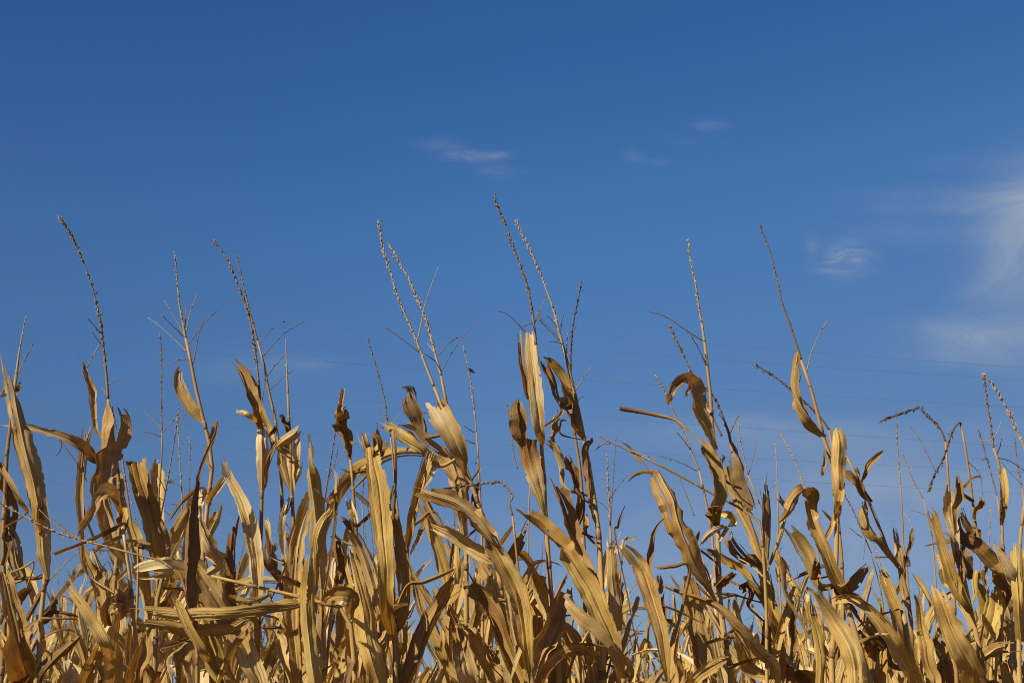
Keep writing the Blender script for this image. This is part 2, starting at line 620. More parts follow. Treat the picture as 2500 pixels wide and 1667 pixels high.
def stalk_parts(root, P, R, rng, tone='t', nodes=True, nlen=0.16):
    P = catmull(P, 40) if len(P) > 2 else catmull(P, 20)
    Rr = np.interp(np.linspace(0, 1, len(P)), np.linspace(0, 1, len(R)), R)
    mb = MB()
    tube(mb, P, Rr, 8, tone_rows(tone, len(P)))
    st = mb.build('stalk', M_STALK, root)
    if nodes:
        L = np.concatenate([[0], np.cumsum(np.linalg.norm(np.diff(P, axis=0), axis=1))])
        s = 0.22
        while s < L[-1] - 0.05:
            p = np.array([np.interp(s, L, P[:, q]) for q in range(3)])
            t = unit(np.array([np.interp(s + .01, L, P[:, q]) for q in range(3)]) - p)
            r = np.interp(s, L, Rr)
            m2 = MB()
            tube(m2, [p - t * .010, p - t * .004, p + t * .004, p + t * .010], [r * 1.01, r * 1.14, r * 1.14, r * 1.01], 8)
            m2.build('node', M_NODE, st)
            s += nlen * rng.uniform(.8, 1.25)
    return st

# ------------------------------------------------------------------ ground
def ground():
    mb = MB()
    n, R = 60, 2500.0
    ring = [0.0, 1, 2, 4, 7, 12, 20, 40, 90, 250, 800, R]
    V, F = [(0, 0, 0)], []
    for r in ring[1:]:
        for k in range(n):
            a = 2 * math.pi * k / n
            V.append((r * math.cos(a), r * math.sin(a), 0))
    for k in range(n):
        F.append((0, 1 + k, 1 + (k + 1) % n))
    for i in range(len(ring) - 2):
        for k in range(n):
            a, b = 1 + i * n + k, 1 + i * n + (k + 1) % n
            F.append((a, a + n, b + n, b))
    mb.add(V, F, [(0, 0)] * len(V))
    tag(mb.build('ground', M_SOIL), kind='structure')


ground()
# ------------------------------------------------------------------ the front row, plant by plant
# stalk, spike and branch lines run from the bottom up; numbers are read off the photograph's enlargements (tile letter first)
def line(spec):
    """'E 10 1568, 20 700, A 60 1500' -> list of photo pixels"""
    out, tile = [], 'P'
    for part in spec.split(','):
        w = part.split()
        if w[0].isalpha():
            tile = w[0]
            w = w[1:]
        out.append(tp(tile, float(w[0]), float(w[1])))
    return out


PLANTS = {
 # key: (row distance, stalk, radius mm bottom/top, tone, spike(s) [(line, density, tone, size)], branches, label)
 'P1': (2.74, 'E 5 1568,20 700,30 400,45 100,A 60 1500,80 1250,105 1080', (8, 5), 'tb', [('A 105 1080,120 960,140 840,165 710', .016, 'p', .8)],
        ['A 118 1075,150 1000,182 938', 'A 150 1000,190 930,208 885'], 'dry corn plant at the left edge with a short bare tassel and dark broken leaves'),
 'P2': (2.62, 'E 232 1568,245 1400,262 1150,285 920,295 800,288 640', (10, 6), 'yt', [], [],
        'corn plant with one long broad brown upright leaf and pinkish stalk above a dark joint'),
 'P3': (2.78, 'E 712 1568,720 1050,740 850,765 500,755 250,735 100,712 -60,690 -242', (9, 5), 'yot',
        [('A 690 1240,680 1100,670 1000,655 870,640 740,610 610,590 530,550 410,500 290,440 170,385 88', .0042, 'b', 1.25)],
        ['A 635 815,600 770,560 722', 'A 645 890,615 850,585 805', 'A 635 895,595 960,555 1040,510 1092', 'A 695 1150,720 1128,748 1104', 'A 688 1212,668 1190,648 1165'],
        'tall corn plant with one dark leaning seed-packed tassel over a dark ragged leaf'),
 'P3b': (2.86, 'E 985 1568,1000 1080,1040 880,1040 760,1015 600', (9, 6), 'yt', [], [],
         'topless corn plant with a wide brown leaf cut off square at its tip'),
 'P3c': (2.70, 'E 855 1568,850 1180,822 840,800 700,783 562', (10, 5.5), 'yp', [], [],
         'snapped corn plant, its pale stalk ending where a dark stick hangs off leftward'),
 'P4': (2.76, 'E 1290 1568,1290 1100,1290 800,1300 700,1325 420,1345 310,1355 200,1340 50,A 1310 1440,1290 1340,1260 1220,1230 1060,1200 920,1185 850', (9, 4.5), 'ytt',
        [('A 1185 850,1160 720,1140 600,1130 470,1115 308', .0055, 'p', .95)],
        ['A 1188 850,1120 730,1050 610', 'A 1170 840,1100 770,1030 700', 'A 1195 940,1050 800,948 722', 'A 1185 780,1184 700,1190 620', 'A 1190 810,1210 700,1255 575',
         'A 1205 885,1300 760,1390 665', 'A 1235 1010,1270 820,1310 710', 'A 1212 985,1140 990,1048 1032'],
        'corn plant with a bushy many-branched tassel and a small curled leaf on bare stalk'),
 'P5': (2.52, 'E 1390 1750,1340 1500,1280 1280,1250 1190', (9, 8), 'oo', [], [],
        'corn plant whose narrow near-black leaf curls upright in front of the others'),
 'P6': (2.80, 'F 15 1568,30 1000,45 600,50 340,45 0,B 40 1400,38 1230', (9, 4), 'ybb',
        [('B 38 1230,32 1150,9 950,A 1600 760,1570 640,1530 540,1490 440,1440 330,1372 235', .0046, 'b', 1.15)],
        ['B 35 1200,10 1130,-45 1040'], 'corn plant with a long dark tassel bowed left above a brown pointed leaf'),
 'P7': (2.90, 'F 205 1568,190 800,175 300,155 20,B 140 1380,100 1220,70 1050,45 930,22 865', (8, 3.5), 'ytp',
        [('B 22 865,A 1605 720,1570 590,1545 480,1515 338', .006, 'b', .9)],
        ['B 35 890,80 830,125 770', 'B 55 970,180 830,320 745', 'B 85 1090,140 1020,200 950', 'B 100 1180,190 1100,250 1058', 'B 45 1300,60 1190,75 1070'],
        'corn plant with thin pale branching tassel stem next to the long bowed dark tassel'),
 'P8': (2.74, 'F 290 1568,265 1000,250 480,240 330,235 0,B 225 1400,216 1200', (9, 3.6), 'yb',
        [('B 216 1200,210 1050,206 950,204 858', .02, 'p', .8)], [], 'corn plant with a stripped straight broken-off tassel and folded capping leaf'),
 'P9': (2.82, 'F 690 1568,680 1000,655 650,637 400,626 230,615 140', (8, 4.5), 'gg', [], [],
        'corn plant with a grey bare stalk carrying one upright twisted leaf and no tassel'),
 'P10': (2.62, 'F 905 1568,892 1240,880 900,868 520', (9.5, 7), 'yt', [], [],
         'corn plant with the longest broad upright leaf, smooth and golden, folded over at its tip'),
 'P11': (2.60, 'F 830 1750,780 1400,700 1000,620 720', (9, 7), 'yt', [], [],
         'corn plant with a pale broad leaf split lengthwise, left of the longest golden leaf'),
 'P12': (2.56, 'F 640 1800,625 1300,602 1100,575 1088,390 1045,280 1015,0 950,E 1350 885', (9, 4), 'yty', [], [],
         'broken corn plant bent flat to the left with its leaves lying horizontal'),
 'P12b': (2.66, 'F 300 1800,275 1500,258 1200,255 900', (10, 8), 'yt', [], [],
          'corn plant with a smooth pale upright leaf, taller neighbour of a yellow folded leaf'),
 'P12c': (2.58, 'F 400 1800,385 1500,360 1200,345 950', (10, 8), 'yy', [], [],
          'corn plant with a yellow leaf standing upright and bent right at its top'),
 'P13': (2.74, 'F 1625 1568,1600 1200,1560 850,1500 600,1460 500,1410 370,1360 200,B 1290 1540,1230 1380,1180 1220,1150 1160', (9, 4.5), 'ytp',
         [('B 1150 1160,1110 1060,1060 930,1010 800,960 690,915 580,870 430,820 270,797 100', .0052, 'p', 1.15)],
         ['B 1055 940,950 860,830 775', 'B 1045 860,1070 740,1090 640,1130 520,1177 400'], 'corn plant with the left, taller tassel of a close pair above a big pale leaf'),
 'P14': (2.84, 'F 1350 1568,1355 900,1350 600,1330 300,B 1280 1500,1235 1310,1220 1220,1195 1090', (9, 4.5), 'ytp',
         [('B 1195 1090,1165 980,1130 850,1090 710,1040 600,1000 500,940 390,868 262', .0046, 'p', 1.25)],
         ['B 1160 1000,1120 970,1085 950', 'B 1175 960,1260 870,1330 835', 'B 1195 1060,1290 900,1378 790', 'B 1150 940,1128 910,1105 885'],
         'corn plant with the right, thicker tassel of a close pair, two branches forking right'),
 'P15': (2.72, 'G 325 1568,290 1200,260 800,240 500,230 250,210 0,C 196 1250,190 1100,180 1000', (9, 4.5), 'ytt',
         [('C 180 1000,165 860,150 750,130 650,100 550,60 440,20 330,-20 220,-70 110,-84 47', .0048, 'b', 1.15)],
         ['C 165 870,200 800,245 690', 'C 112 918,60 860,0 805,-51 785', 'C 160 857,125 868,90 886', 'C 195 830,250 890,325 968'],
         'corn plant with the highest tassel of the field above a golden upright leaf'),
 'P16': (2.78, 'G 605 1568,600 1000,582 650,570 550,545 350,510 150,480 -30,C 455 1450,430 1330,400 1200,380 1110,350 1000', (10, 4.8), 'otp',
         [('C 350 1000,320 890,290 770,250 660,210 550,160 430,110 330,57 212', .0046, 'p', 1.2)],
         ['C 310 880,280 840,248 808', 'C 330 970,260 880,180 795', 'C 335 905,345 850,358 793', 'C 340 985,300 978,255 980', 'C 375 1050,376 980,382 918', 'C 430 1290,480 1210,530 1138', 'C 445 1360,465 1330,482 1330'],
         'corn plant with curved pale tassel on straight golden stalk, right of the highest tassel'),
 'P16b': (2.95, 'G 500 1568,490 900,470 300,430 0,C 412 1500,408 1400,405 1300', (8, 4), 'bb',
          [('C 405 1300,400 1150,405 1000,415 880,440 750,468 608', .0055, 'd', 1.0)], [], 'corn plant with a thin blackish upright tassel just right of the curved pale one'),
 'P17': (2.58, 'G 165 1800,148 1568,132 1400,122 1150', (9, 8), 'oo', [], [],
         'corn plant with a huge arching leaf drooping to the left, dark underside showing'),
 'P18': (2.66, 'G 800 1800,740 1568,700 1350,620 1150', (9, 7), 'yt', [], [],
         'corn plant whose long wide mottled leaf slants up to the left, centre of field'),
 'P18b': (3.25, 'G 690 1568,680 1200,668 900,655 640,652 560', (7, 3.5), 'tp',
          [('G 652 560,648 450,640 300,635 130', .006, 'p', 1.0)], ['G 655 420,620 340,600 240', 'G 650 400,690 330,760 240', 'G 655 560,670 300,690 10', 'G 650 480,610 430,560 400'],
          'thin pale branching corn plant standing in the wide gap of open sky'),
 'P19': (2.60, 'G 1040 1800,1020 1568,1005 1350,985 1080', (8, 7), 'yd', [], [],
         'corn plant with a pale ribbed leaf arching left beneath the open gap of sky'),
 'P19b': (2.68, 'G 1250 1800,1215 1568,1195 1350,1180 1200', (9, 8), 'yt', [], [],
          'corn plant with a smooth wide brown leaf held straight up like a paddle'),
 'P20': (2.74, 'G 1425 1568,1400 1400,1360 1100,1345 900,1340 560,1330 300,1315 50,C 1305 1560,1300 1400,1285 1250,1270 1110,1255 980', (9.5, 4.5), 'ytp',
         [('C 1255 980,1240 880,1220 760,1195 600,1165 450,1150 325', .0055, 'p', 1.1)],
         ['C 1240 970,1130 900,1010 820,892 785', 'C 1268 1135,1220 1030,1160 925', 'C 1268 1130,1260 1100,1235 1080'],
         'corn plant with a straight tassel and hooked pale-tipped leaf, one long branch pointing left'),
 'P21': (2.84, 'G 1685 1568,1660 1300,1640 900,1580 650,1500 400,1440 120,C 1410 1560', (9, 4.5), 'ytb',
         [('C 1410 1560,1370 1450,1320 1340,1240 1255', .0045, 'b', 1.2), ('C 1365 1580,1310 1460,1280 1380,1230 1270,1180 1190,1130 1080,1080 980,1032 872', .0046, 'b', 1.15)],
         ['C 1420 1560,1445 1500,1470 1445'], 'corn plant with two dark tassels leaning left behind the hooked leaf'),
 'P21b': (3.2, 'G 1340 1200,1315 800,1300 600,1250 340,1220 210', (6, 3.5), 'tp',
          [('G 1220 210,1170 90,C 1125 1560,1090 1500,1060 1430,1020 1340,985 1270,942 1188', .006, 'p', 1.0)],
          ['G 1205 215,1100 160,950 115', 'G 1190 500,1140 370,1090 250', 'G 1180 100,1130 30,1080 -30'], 'slender corn plant with a thin pale tassel seen behind the fallen white stem'),
 'P22': (2.72, 'H 450 1568,460 1250,470 900,475 700,480 510,460 300,440 80,D 410 1540,380 1430,350 1310,320 1200,290 1090,250 990', (9.5, 4.5), 'yytt',
         [('D 250 990,220 890,190 800,160 710,130 630,100 490,70 370,40 260,0 165,-8 130', .0065, 'b', .78)],
         ['D 285 1070,320 930,370 820,417 742', 'D 240 1130,246 1100,252 1080'], 'corn plant with a long thin left-leaning tassel and twisted strap leaf, right of centre'),
 'P22b': (2.80, 'H 500 1568,520 1200,510 800,490 560,460 200,D 450 1480,430 1435', (8, 3.5), 'tt',
          [('D 430 1435,400 1390,360 1340,310 1290,250 1235,180 1175,100 1110,0 1045,-42 1022', .005, 'b', 1.05)], [],
          'corn plant with a tassel fallen sideways to the left, crossing its neighbour\'s twisted leaf'),
 'P23': (2.80, 'H 975 1568,950 1150,905 900,850 780,790 690,730 520,680 400,620 280,580 190,D 538 1600', (9, 3.5), 'ytgb', [], [],
         'leaning corn plant with bare purplish stem and frayed leaf, right of twisted strap leaf'),
 'P24': (2.56, 'H 720 1750,640 1400,520 1000,440 780', (9, 7), 'yt', [], [],
         'corn plant with broad pale leaves arching over like an upside-down V, lower right'),
 'P24b': (2.62, 'H 1000 1800,970 1568,930 1300,900 1100', (9, 8), 'yt', [], [],
          'corn plant with a leaf drooping in a low arch, below the leaning purplish stem'),
 'P25': (2.66, 'H 1440 1750,1400 1400,1330 1090,1285 870,1250 650,1215 420', (9, 5), 'ytt', [], [],
         'corn plant with a grey ragged upright leaf bundle and a diagonal black leaf'),
 'P26': (2.78, 'H 1530 1568,1545 1100,1520 900,1420 750,1380 640,1355 520,1345 400,1330 300,1310 120,D 1285 1500,1270 1400', (8, 3), 'ytgb',
         [('D 1270 1400,1262 1388,1240 1410,1220 1440,1190 1520,H 1165 120,1100 250,1070 335', .0042, 'd', 1.1)], ['H 1300 140,1390 235,1405 345,1400 400'],
         'corn plant with a purplish stem whose dark tassel has folded over downward'),
 'P27': (2.70, 'H 1655 1700,1650 1100,1645 700,1690 300,1690 120', (9, 4), 'ytp',
         [('H 1690 120,D 1660 1510,1610 1400,1560 1290,1500 1190,1450 1120,1415 1088', .0045, 'p', 1.25)], [], 'corn plant at the right edge with a thick pale tassel bowing left'),
 'P28': (2.86, 'H 1565 1568,1550 1000,1545 800,1530 550,1530 300,1510 150,1490 40,D 1477 1550', (8, 3.5), 'ytg',
         [('D 1477 1550,1465 1440,1445 1310,1430 1200,1416 1098', .005, 'b', 1.05)], ['D 1478 1500,1505 1440,1530 1380', 'H 1495 120,1520 60,1530 0', 'H 1490 60,1440 20,1390 20', 'H 1500 130,1580 150,1670 210'],
         'corn plant with a tassel upright beside the thick bowed pale one and a pod-shaped leaf'),
 'P29': (2.80, 'H 1245 1568,1230 1000,1205 500,1185 200,1178 60,D 1172 1510', (8, 3.2), 'ytb',
         [('D 1172 1510,1140 1430,1070 1360,1010 1300,990 1298,880 1335,768 1377', .0042, 'd', 1.2)], ['H 1110 220,1045 86,1000 0,D 955 1425'],
         'corn plant with a blackish tassel bent over at a sharp angle, pointing left'),
 # second-row stems and fallen tops that show in the gaps
 'S1': (3.30, 'E 1015 760,1012 560,1010 420,1020 300,1035 60,A 1035 1450', (6, 2.6), 'tp', [('A 1035 1450,1030 1300,1032 1100,1030 950,1020 822', .006, 'b', .85)],
        ['A 1030 1430,985 1380,925 1322', 'A 1035 1450,1080 1400,1165 1330', 'A 1030 1478,980 1462,922 1448'], 'slim corn plant with a straight thin tassel, right behind the square-cut brown leaf'),
 'S2': (3.55, 'E 1180 800,1165 600,1160 350', (6, 2.6), 'tp', [('E 1160 350,1150 200,1142 50,A 1140 1490,1130 1338', .006, 'p', .85)], ['A 1140 1420,1165 1370,1190 1330'],
        'slim corn plant with a short pale tassel between the square-cut leaf and the bushy tassel'),
 'S3': (3.20, 'E 880 900,850 640,815 380,790 200,762 0', (6, 2.6), 'pp', [('E 762 0,A 745 1430,728 1338', .016, 'p', .8)], ['A 755 1460,780 1400,815 1350'],
        'slim corn plant with a bleached bare stem beside the black ragged leaf'),
 'S4': (3.35, 'F 975 1000,950 700,920 500,900 300,880 60,B 872 1480', (7, 2.8), 'tp', [('B 872 1480,850 1370,835 1250,800 1110,760 970,725 848', .0055, 'b', .95)],
        ['B 855 1390,815 1340,780 1278', 'B 880 1400,935 1330,1000 1300'], 'slim corn plant with a left-leaning thin tassel behind the folded golden leaf tip'),
 'S5': (3.45, 'F 1455 700,1445 420,1435 200,1425 0,B 1420 1450', (7, 2.8), 'tp', [('B 1420 1450,1400 1250,1370 1060,1335 898', .006, 'p', 1.0)],
        ['B 1405 1450,1370 1430,1335 1405', 'B 1410 1525,1365 1505,1320 1490'], 'slim corn plant with an insect on its lone tassel, right of the close pair'),
 'S6': (3.50, 'H 930 900,905 720,900 560,885 300', (6, 2.4), 'pp', [('H 885 300,870 120,D 862 1480,858 1340', .009, 'p', .85)], ['H 905 480,940 530,960 580'],
        'slim corn plant with a hair-thin upright tassel, right of the leaning purplish stem'),
 'S7': (3.40, 'H 370 900,330 600,270 310', (6, 2.4), 'tp', [('H 270 310,220 170,160 50,D 118 1455', .006, 'p', .9)], [], 'slim corn plant with a short tassel leaning left above the upside-down V leaf'),
 'S8': (3.40, 'H 780 1200,760 1000,700 740', (6, 2.4), 'tp', [('H 700 740,640 600,580 460,525 365', .006, 'b', .95)], ['H 640 640,600 610,560 575', 'H 660 640,655 700,648 780'],
        'slim corn plant with a thin tassel leaning left between twisted strap leaf and purplish stem'),
 'S9': (2.48, 'E 1250 1750,1230 1200,1150 870,1050 795,930 765,700 700', (6, 2.6), 'tp', [('E 700 700,500 650,300 580,150 500,0 420,-120 360', .0052, 'p', 1.0)],
        ['E 500 650,390 560,310 500', 'E 520 655,420 600,330 540,250 460', 'E 700 722,640 722,560 715'], 'corn plant toppled to the left, its pale tassel lying across the leaves'),
 'S10': (2.70, 'G 1660 1750,1650 1100,1610 560,1540 485,1390 405,1280 345,1050 220,850 120', (6, 2.8), 'tpp', [('G 850 120,720 60,640 25,570 -15', .014, 'p', .9)],
         ['G 650 40,600 45,550 55', 'G 640 25,600 50,560 80', 'G 760 80,850 110,960 150'], 'corn plant whose straight white stem has fallen diagonally across the open sky'),
 'S11': (2.66, 'G 100 1300,70 900,30 500', (7, 3), 'tb', [('G 30 500,10 420,F 1650 385,1620 330,1580 288,1500 292,1400 305,1250 325,1140 362', .0045, 'b', 1.15)], [],
         'corn plant whose bent dark tassel lies level above the huge arching leaf'),
 'S12': (3.65, 'H 1100 800,1060 520,1030 390', (6, 2.4), 'tp', [('H 1030 390,960 260,900 110', .007, 'p', .8)], ['H 1060 500,1010 480,950 462'], 'slim corn plant with a faint tassel left of the grey ragged leaf bundle'),
 'S13': (3.50, 'H 1560 900,1530 600,1500 370', (6, 2.4), 'tp', [('H 1500 370,1460 220,1420 80,D 1380 1430', .006, 'b', .9)], ['H 1440 140,1410 145,1390 150', 'H 1450 160,1420 130,1330 140'], 'slim corn plant with a leaning tassel, just left of the pod-shaped leaf'),
 'S14': (3.50, 'H 1710 900,1690 600,1660 320', (6, 2.4), 'tp', [('H 1660 320,1630 160,1615 30,D 1605 1480', .006, 'b', .9)], ['H 1655 300,1590 230,1520 150'], 'slim corn plant with a faint tassel beneath the thick bowed one at right edge'),
 'S15': (3.50, 'F 700 700,690 420', (5, 2.2), 'tp', [('F 690 420,700 250,706 120', .006, 'b', .8)], [], 'slim corn plant with a short tassel tip between grey stalk and golden leaf'),
 'S16': (3.60, 'G 130 700,140 300', (5, 2.2), 'tp', [('G 60 200,30 60,C 20 1480,-15 1350', .006, 'b', .8)], [], 'slim corn plant with a leaning tassel tip left of the dark curled leaf'),
 'S17': (3.45, 'G 1640 700,1600 420,1530 240', (6, 2.4), 'pp', [('G 1530 240,1500 100,1480 0,C 1470 1440', .012, 'p', .8)], ['G 1520 290,1560 150,1590 20'], 'slim corn plant with a wispy pale tassel right of the dark spiked pair'),
 'S18': (3.60, 'H 110 900,105 600,100 330', (5, 2.2), 'pp', [('H 100 330,95 180,85 50', .012, 'p', .8)], ['H 100 330,80 310,65 318'], 'slim corn plant with a needle-thin bare tip above the upside-down V leaf'),
}

